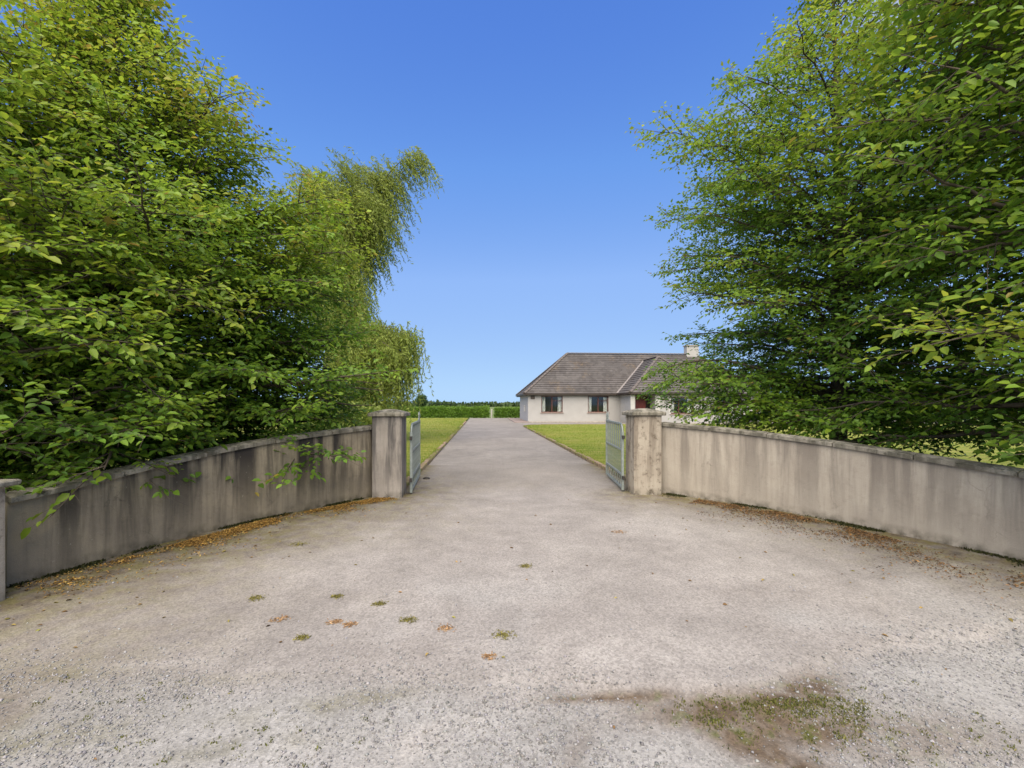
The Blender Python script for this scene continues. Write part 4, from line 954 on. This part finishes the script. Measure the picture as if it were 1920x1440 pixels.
# ------------------------------------------------------------------ hedges, shrubs, distance
def clump(P, rng, size, pal, tone=None, up=.3, width=.6):
    n = len(P); D = rng.normal(0, 1, (n, 3)) + [0, 0, up]; NN = norm(rng.normal(0, 1, (n, 3)) + [0, -.3, .7])
    v = .45 + rng.normal(0, .2, n) + (0 if tone is None else tone)
    return quads(P, D, NN, size * rng.uniform(.6, 1.3, n), width, pick_col(v, pal, rng))
PAL_H = np.array([(.06, .12, .016), (.10, .20, .02), (.14, .26, .025), (.19, .30, .035)])
PAL_D = np.array([(.03, .06, .02), (.05, .085, .025), (.075, .11, .03)])
def hedge(label, x0, x1, y, h, dep, seed, n, pal=PAL_H, size=.11, name='hedge', cat='hedge', group='garden boundary hedges', core=True):
    rng = np.random.default_rng(seed); r = empty(name, ((x0 + x1) / 2, y, 0)); nz = Noise2(seed)
    x = rng.uniform(x0, x1, n); s = rng.random(n); hh = h * (.90 + .22 * nz(x, x * 0 + 1, .8, 4))
    z = np.where(s < .35, hh - rng.exponential(.05, n) * h, rng.uniform(.02, 1, n) * hh); edge_ = np.where(s < .35, rng.uniform(-.5, .5, n), np.where(rng.random(n) < .8, -.5, .5) + rng.normal(0, .05, n))
    yy = edge_ * dep * (1 - .3 * (z / h) ** 3) + (nz(x, z * 2 + 7, 2.2, 3) - .5) * .5
    sp = rng.random(n) < .04; z = np.where(sp, hh + rng.uniform(0, .18, n), z)
    P = np.stack([x - (x0 + x1) / 2, yy, z.clip(.02)], 1)
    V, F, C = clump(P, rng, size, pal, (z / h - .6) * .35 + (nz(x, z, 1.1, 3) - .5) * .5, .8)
    tag(obj('foliage', np_mesh('foliage', V, F, C), r, M['hedge']), kind='stuff')
    bm = bmesh.new()                                                # woody stems standing inside
    st = Buf()
    for q in np.arange(x0 + .2, x1 - .1, .55):
        b0 = np.array([q - (x0 + x1) / 2, 0, -.15]); st.tube([b0, b0 + [.05, 0, h * .5], b0 + [rng.normal(0, .1), rng.normal(0, .1), h * .92]], [.03, .02, .006], 5)
    tag(obj('stems', st.mesh('stems'), r, M['bark']), kind='stuff')
    # dense shaded heart of the hedge
    m2 = 2 * n // 3; x = rng.uniform(x0, x1, m2); P = np.stack([x - (x0 + x1) / 2, rng.uniform(-.33, .33, m2) * dep, rng.uniform(.03, .9, m2) * h], 1)
    V, F, C = clump(P, rng, size * 1.7, pal, None, .2, .8); tag(obj('inner_foliage', np_mesh('inner', V, F, C), r, M['hedge']), kind='stuff')
    return tag(r, label, cat, group)
hx = lambda px, Y_: at_y(px, Y_)
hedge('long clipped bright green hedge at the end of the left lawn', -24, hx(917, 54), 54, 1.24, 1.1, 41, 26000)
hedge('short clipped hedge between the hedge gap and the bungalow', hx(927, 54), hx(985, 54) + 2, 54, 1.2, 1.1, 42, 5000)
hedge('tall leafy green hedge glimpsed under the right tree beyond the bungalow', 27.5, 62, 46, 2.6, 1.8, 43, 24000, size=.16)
# pale post in the hedge gap
o = box('gap_post', (hx(920.5, 54.2), 54.1, -.12), (hx(923.0, 54.2), 54.22, 1.0), M['house_trim'], None, .01); tag(o, 'pale post standing in the gap between the two hedges', 'post')
def shrub(name, label, c, rx, rz, zc, n, seed, pal, size, cat='tree', th=.06):
    rng = np.random.default_rng(seed); r = empty(name, (c[0], c[1], 0)); nz = Noise2(seed)
    d_ = norm(rng.normal(0, 1, (n, 3))); rr = rng.random(n) ** .35; az = np.arctan2(d_[:, 1], d_[:, 0]); k = .72 + .6 * nz(az * 2 + 9, d_[:, 2] * 3 + 9, 1.2, 3)
    P = d_ * (rr * k)[:, None] * [rx, rx, rz] + [0, 0, zc]; P = P[P[:, 2] > .05]; 
    V, F, C = clump(P, rng, size, pal, d_[:len(P), 2] * .15, .2)
    tb = Buf(); tb.tube([(0, 0, -.15), (.02, 0, zc * .5), (0, .02, zc + rz * .4)], [th, th * .8, th * .3], 7)
    obj('trunk', tb.mesh('trunk', True), r, M['bark']); tag(obj('crown', np_mesh('crown', V, F, C), r, M['hedge']), kind='stuff')
    return tag(r, label, cat)
shrub('small_tree', 'small round dark tree rising behind the far left hedge', (hx(790, 58), 58), .75, .85, 2.0, 2600, 3, np.array([(.03, .065, .02), (.05, .10, .03), (.07, .13, .03)]), .16)
sp_ = W(-5.6, 15.5); shrub('garden_shrub', 'pale yellow-green feathery shrub behind the left wall', sp_[:2], 1.5, .9, .75, 9000, 6, np.array([(.12, .18, .03), (.19, .25, .045), (.26, .30, .07)]), .16, 'shrub')
def treeline(x0, x1, y, h, n, seed):
    rng = np.random.default_rng(seed); nz = Noise2(seed); x = rng.uniform(x0, x1, n); hh = h * (.35 + 1.0 * nz(x, x * 0 + 3, .035, 4))
    P = np.stack([x, y + rng.uniform(-8, 8, n), rng.random(n) ** .7 * hh - .3], 1)
    V, F, C = clump(P, rng, 2.2, PAL_D, (nz(x, P[:, 2], .1, 3) - .5) * .5, .2, .8)
    return V, F, C
tb = Buf()
for a in ((-400, -40, 330, 2.9, 5000, 1), (-60, 120, 300, 2.5, 3500, 2), (100, 600, 260, 7, 6000, 3)):
    tb.add(*treeline(*a))
o = obj('distant_trees', tb.mesh('distant_trees'), None, M['hedge']); tag(o, 'low dark line of trees along the horizon', 'woods', kind='stuff')

# ------------------------------------------------------------------ grass blades
def blades(name, label, pts_fn, n, seed, hgt=(.02, .05)):
    rng = np.random.default_rng(seed); P = pts_fn(rng, n); n = len(P)
    D = np.stack([rng.normal(0, .35, n), rng.normal(0, .35, n), np.ones(n)], 1); NN = norm(np.stack([rng.normal(0, 1, n), rng.normal(0, 1, n), np.zeros(n)], 1))
    nz = Noise2(seed); v = nz(P[:, 0], P[:, 1], .6, 4) * 1.3 - .15 + rng.normal(0, .12, n)
    pal = np.array([(.11, .20, .018), (.17, .25, .028), (.25, .28, .05), (.34, .32, .10)])
    dist = np.hypot(P[:, 0], P[:, 1]); L = rng.uniform(*hgt, n) * np.interp(dist, [9, 30], [1, 1.2])
    V, F, C = quads(P, D, NN, L, .0, pick_col(v, pal, rng))
    wd = np.interp(dist, [9, 40], [.006, .03])[:, None] * np.cross(norm(D), NN)
    V = V.reshape(-1, 4, 3); V[:, 1] += wd * .5; V[:, 3] -= wd * .5; V[:, 0] += 0; V = V.reshape(-1, 3)
    tag(obj(name, np_mesh(name, V, F, C), None, M['grass']), label, 'grass', kind='stuff')
def left_pts(rng, n):
    y = 8.5 + 43 * rng.random(n) ** 1.7; x = DL - .13 - rng.exponential(1.0, n) * (1.2 + y * .10); return np.stack([x, y, np.full(n, .05)], 1)
def right_pts(rng, n):
    y = 8.6 + 25.6 * rng.random(n) ** 1.5; x = DR + .13 + rng.random(n) ** 1.3 * (1.5 + y * .5)
    ok = ~((y > 32.1) & (x < DR + 2.5) & (np.hypot(x - (DR + 2.52), y - 32.1) > 2.4)); return np.stack([x, y, np.full(n, .05)], 1)[ok]
blades('lawn_grass', 'short mown grass of the left lawn', left_pts, 40000, 51)
blades('lawn_grass', 'short mown grass of the right lawn', right_pts, 60000, 52)

def edge_pts(rng, n):
    y = 8.6 + 26 * rng.random(n) ** 1.6; sd_ = rng.random(n) < .5; y = np.where(sd_, y, np.minimum(y, 31.8)); off_ = rng.normal(.07, .05, n) + .08 * (N2(y, y * 0, .9) - .5)
    x = np.where(sd_, DL - off_, DR + off_); k = N2(x * 3, y, 1.3) > .38; return np.stack([x, y, np.full(n, .045)], 1)[k]
blades('edge_grass', 'longer rough grass spilling over the drive edging', edge_pts, 9000, 53, (.03, .075))
# ------------------------------------------------------------------ gravel, litter, weeds on the apron
def scatter_cam(rng, n, d0, d1, power=1.0):
    d_ = d0 + (d1 - d0) * rng.random(n) ** power; x_ = rng.uniform(-1.2, 1.2, n) * d_; v = np.stack([x_ * CA + d_ * SA, d_ * CA - x_ * SA], 1); return v[:, 0], v[:, 1]
def stones(P, rng, size):
    n = len(P); base = np.array([(1, 0, 0), (-1, 0, 0), (0, 1, 0), (0, -1, 0), (0, 0, 1), (0, 0, -1.0)])
    sc = size[:, None] * rng.uniform(.6, 1.15, (n, 3)) * [1, 1, .7]; V = base[None] * sc[:, None, :] * rng.uniform(.75, 1.2, (n, 6, 1)) + rng.normal(0, .12, (n, 6, 3)) * size[:, None, None]
    a = rng.uniform(0, 6.28, n); c_, s_ = np.cos(a), np.sin(a); x = V[:, :, 0] * c_[:, None] - V[:, :, 1] * s_[:, None]; y = V[:, :, 0] * s_[:, None] + V[:, :, 1] * c_[:, None]
    V = np.stack([x, y, V[:, :, 2]], -1) + P[:, None, :]
    F = np.array([(0, 2, 4), (2, 1, 4), (1, 3, 4), (3, 0, 4), (2, 0, 5), (1, 2, 5), (3, 1, 5), (0, 3, 5)])
    g = rng.uniform(.13, .33, n); tint = np.stack([g * rng.uniform(.94, 1.04, n), g * .985, g * rng.uniform(.92, 1.08, n)], 1)
    return V.reshape(-1, 3), (np.arange(n)[:, None, None] * 6 + F[None]).reshape(-1, 3), np.repeat(tint, 6, 0)
rng = np.random.default_rng(77)
x, y = scatter_cam(rng, 90000, 1.6, 4.2); e = edge_sd(x, y)
p_ = np.where(e < 0, .72, .025 + .35 * np.exp(-(e / .25) ** 2)); p_ = p_ * (.25 + 1.1 * ss(N2(x + 5, y, 1.3), .35, .6)); p_ = p_ * (1 - .72 * soil_at(x, y)); k = rng.random(len(x)) < p_; x, y = x[k], y[k]
sz = rng.gamma(4, .0013, len(x)).clip(.002, .013); z = near_height(x, y) + sz * .15
V, F, C = stones(np.stack([x, y, z], 1), rng, sz); tag(obj('loose_gravel', np_mesh('gravel', V, F, C), None, M['stone']), 'loose pale gravel scattered over the foreground', 'gravel', kind='stuff')
print('stones', len(x))
# leaf litter along the walls
def litter(name, label, curve, n, seed, wmean, pal, s0=0.0, s1=1.0, drift=None):
    rng = np.random.default_rng(seed); P = curve[:, :2]; L = np.r_[0, np.cumsum(np.linalg.norm(np.diff(P, axis=0), axis=1))]; T = np.gradient(P, axis=0); T /= np.linalg.norm(T, axis=1, keepdims=True); Nn = np.stack([T[:, 1], -T[:, 0]], 1)
    s = rng.uniform(s0, s1, n) * L[-1]; o_ = .03 + rng.gamma(1.15, wmean / 1.15, n)
    if drift: o_ += drift(s / L[-1]) 
    x = np.interp(s, L, P[:, 0]) + np.interp(s, L, Nn[:, 0]) * o_; y = np.interp(s, L, P[:, 1]) + np.interp(s, L, Nn[:, 1]) * o_
    k = rng.random(n) < .05 + .9 * ss(N2(x + 3, y + 8, 1.9), .42, .62); x, y = x[k], y[k]; n = len(x)
    z = near_height(x, y) + rng.uniform(.004, .018, n); a = rng.uniform(0, 6.28, n)
    D = np.stack([np.cos(a), np.sin(a), rng.normal(0, .25, n)], 1); NN = norm(np.stack([rng.normal(0, .45, n), rng.normal(0, .45, n), np.ones(n)], 1))
    C = pick_col(rng.random(n) * .95, pal, rng, .25); V, F, C = leaves(np.stack([x, y, z], 1), D, NN, rng.uniform(.010, .030, n), .42, C, .3, .2)
    tag(obj(name, np_mesh(name, V, F, C), None, M['litter']), label, 'leaf litter', kind='stuff')
PAL_L = np.array([(.09, .055, .025), (.20, .115, .035), (.33, .19, .05), (.42, .26, .07), (.38, .29, .09)])
litter('leaf_litter', 'golden dry leaves drifted along the foot of the left wall', LW, 36000, 61, .13, PAL_L, drift=lambda q: .05 + .10 * np.sin(q * 5) ** 2)
litter('leaf_litter', 'russet dry leaves strewn along the foot of the right wall', RW, 17000, 62, .27, np.array([(.08, .055, .034), (.14, .085, .042), (.22, .125, .052), (.33, .18, .065)]), .12, 1.0, drift=lambda q: .08 + .35 * ss(q, .3, .8))
# weeds and moss along wall feet and on the gravel
def weeds(name, label, x, y, seed, size, pal, up=1.0):
    rng = np.random.default_rng(seed); n = len(x); P = np.stack([x, y, near_height(x, y) - .002], 1); D = rng.normal(0, .6, (n, 3)); D[:, 2] = np.abs(D[:, 2]) + up
    V, F, C = leaves(P, D, norm(rng.normal(0, 1, (n, 3)) + [0, 0, .6]), size * rng.uniform(.5, 1.4, n), .42, pick_col(rng.random(n), pal, rng), .15, .2)
    tag(obj(name, np_mesh(name, V, F, C), None, M['grass']), label, 'weeds', kind='stuff')
def foot(curve, n, seed, s0, s1, wd, keep=.5):
    rng = np.random.default_rng(seed); P = curve[:, :2]; L = np.r_[0, np.cumsum(np.linalg.norm(np.diff(P, axis=0), axis=1))]; T = np.gradient(P, axis=0); T /= np.linalg.norm(T, axis=1, keepdims=True); Nn = np.stack([T[:, 1], -T[:, 0]], 1)
    s = rng.uniform(s0, s1, n) * L[-1]; o_ = .008 + rng.exponential(wd, n); x = np.interp(s, L, P[:, 0]) + np.interp(s, L, Nn[:, 0]) * o_; y = np.interp(s, L, P[:, 1]) + np.interp(s, L, Nn[:, 1]) * o_
    k = ss(N2(x, y + 20, 1.6), .47, .62) > rng.random(n); return x[k], y[k]
PAL_W = np.array([(.018, .022, .010), (.035, .04, .014), (.05, .055, .018), (.08, .085, .025)])
weeds('wall_weeds', 'dark low weeds and moss along the foot of the left wall', *foot(LW, 5000, 71, 0, .93, .035), 71, .028, PAL_W, .6)
weeds('wall_weeds', 'dark low weeds and moss along the foot of the right wall', *foot(RW, 9000, 72, .02, 1, .05), 72, .026, PAL_W, .6)
rng = np.random.default_rng(81)
def patch_pts(n, c, rx, rd, rng): 
    u = rng.normal(0, 1, (n, 2)); xc_ = c[0] + u[:, 0] * rx; d_ = c[1] + u[:, 1] * rd; return xc_ * CA + d_ * SA, d_ * CA - xc_ * SA
xs_, ys_ = [], []
for c_, rx, rd, n in (((1.50, 2.42), .22, .05, 1300), ((1.62, 2.36), .18, .08, 700), ((1.05, 2.34), .06, .06, 400), ((1.95, 2.2), .45, .13, 800), ((1.25, 2.45), .3, .03, 500), ((-2.2, 2.55), .35, .1, 160), ((-1.1, 2.25), .3, .1, 120), ((-1.5, 2.1), .3, .08, 120)):
    a, b_ = patch_pts(n, c_, rx, rd, rng); cl = np.repeat(rng.integers(0, len(a), max(1, n // 10)), 10)[:n]; a = a[cl] + rng.normal(0, .014, len(cl)); b_ = b_[cl] + rng.normal(0, .014, len(cl)); xs_.append(a); ys_.append(b_)
weeds('gravel_weeds', 'sparse small green weeds growing through the foreground gravel', np.concatenate(xs_), np.concatenate(ys_), 83, .013, np.array([(.07, .085, .025), (.11, .125, .03), (.16, .17, .045), (.20, .18, .07)]), .5)

rng = np.random.default_rng(91)
x, y = scatter_cam(rng, 1500, 2.0, 9.5, .8); dl_ = dist_to(LW, x, y); dr_2 = dist_to(RW, x, y); xc_, _d = camxy(x, y)
inside = (xc_ > np.interp(_d, *[np.array(q)[np.argsort(camxy(LW[:, 0], LW[:, 1])[1])] for q in camxy(LW[:, 0], LW[:, 1])[::-1]])) & (xc_ < np.interp(_d, *[np.array(q)[np.argsort(camxy(RW[:, 0], RW[:, 1])[1])] for q in camxy(RW[:, 0], RW[:, 1])[::-1]])) & (y < 7.6)
k = inside & (rng.random(len(x)) < .10 + .75 * np.exp(-(dl_ / 1.3) ** 2) + .6 * np.exp(-(dr_2 / .9) ** 2)); x, y = x[k], y[k]; n = len(x); a = rng.uniform(0, 6.28, n)
V, F, C = leaves(np.stack([x, y, near_height(x, y) + .006], 1), np.stack([np.cos(a), np.sin(a), rng.normal(0, .15, n)], 1), norm(np.stack([rng.normal(0, .3, n), rng.normal(0, .3, n), np.ones(n)], 1)), rng.uniform(.012, .05, n), .5, pick_col(rng.random(n), np.array([(.10, .065, .035), (.22, .13, .05), (.30, .21, .07), (.20, .20, .05)]), rng, .25), .25, .2)
tag(obj('scattered_leaves', np_mesh('scattered', V, F, C), None, M['litter']), 'single small fallen leaves scattered over the apron', 'fallen leaves', kind='stuff')
# single clumps lying on the drive
def drive_clump(px, py, wpx, green, label, seed):
    rng = np.random.default_rng(seed); d_ = 850 * H / (py - 758); p_ = W((px - 960) / 850 * d_, d_); rw = wpx / 850 * d_ / 2
    n = 170 if green else 90; u = rng.normal(0, .45, (n, 2)).clip(-1, 1); x = p_.x + u[:, 0] * rw; y = p_.y + u[:, 1] * rw * .8
    z = near_height(x, y) + .002; D = rng.normal(0, .7, (n, 3)); D[:, 2] = np.abs(D[:, 2]) * (.75 if green else .22); NN = norm(rng.normal(0, .6, (n, 3)) + [0, 0, 1.0])
    pal = np.array([(.09, .085, .022), (.17, .16, .04), (.25, .22, .075)]) if green else np.array([(.22, .13, .065), (.33, .20, .10), (.38, .27, .16)])
    V, F, C = leaves(np.stack([x, y, z], 1) - np.array([p_.x, p_.y, 0]), D, NN, rng.uniform(.008, .022, n) * (1 if green else 1.2), .35, pick_col(rng.random(n), pal, rng), .2, .2)
    o = obj('moss_clump' if green else 'leaf_clump', np_mesh('clump', V, F, C), None, M['litter'], loc=(p_.x, p_.y, 0))
    tag(o, label, 'moss clump' if green else 'dead leaves', 'small clumps lying on the apron')
for i, a in enumerate([
    (945, 1190, 44, 1, 'largest green moss clump, near the middle of the apron'),
    (765, 1163, 34, 1, 'olive moss clump left of the largest green clump'),
    (712, 1132, 26, 1, 'small dark green moss clump, topmost of the left cluster'),
    (566, 1196, 30, 1, 'olive moss clump lowest on the left of the apron'),
    (632, 1118, 24, 1, 'tiny green moss clump highest on the left of the apron'),
    (480, 1122, 34, 1, 'leftmost olive moss clump on the apron'),
    (985, 1062, 26, 1, 'yellow-green moss clump in the middle of the gateway apron'),
    (525, 1160, 34, 0, 'leftmost orange dead leaf clump on the apron'),
    (628, 1165, 28, 0, 'orange dead leaf clump, left of a close pair'),
    (657, 1170, 28, 0, 'pale orange dead leaf clump, right of a close pair'),
    (836, 1178, 36, 0, 'orange dead leaf clump left of the largest green clump'),
    (918, 1230, 32, 0, 'orange dead leaf clump lowest, below the largest green clump'),
    (1160, 998, 30, 0, 'brown dead leaf clump right of centre before the gateway'),
    (560, 1020, 40, 1, 'yellow moss clump near the left wall litter'),
    ]): drive_clump(*a, 200 + i)
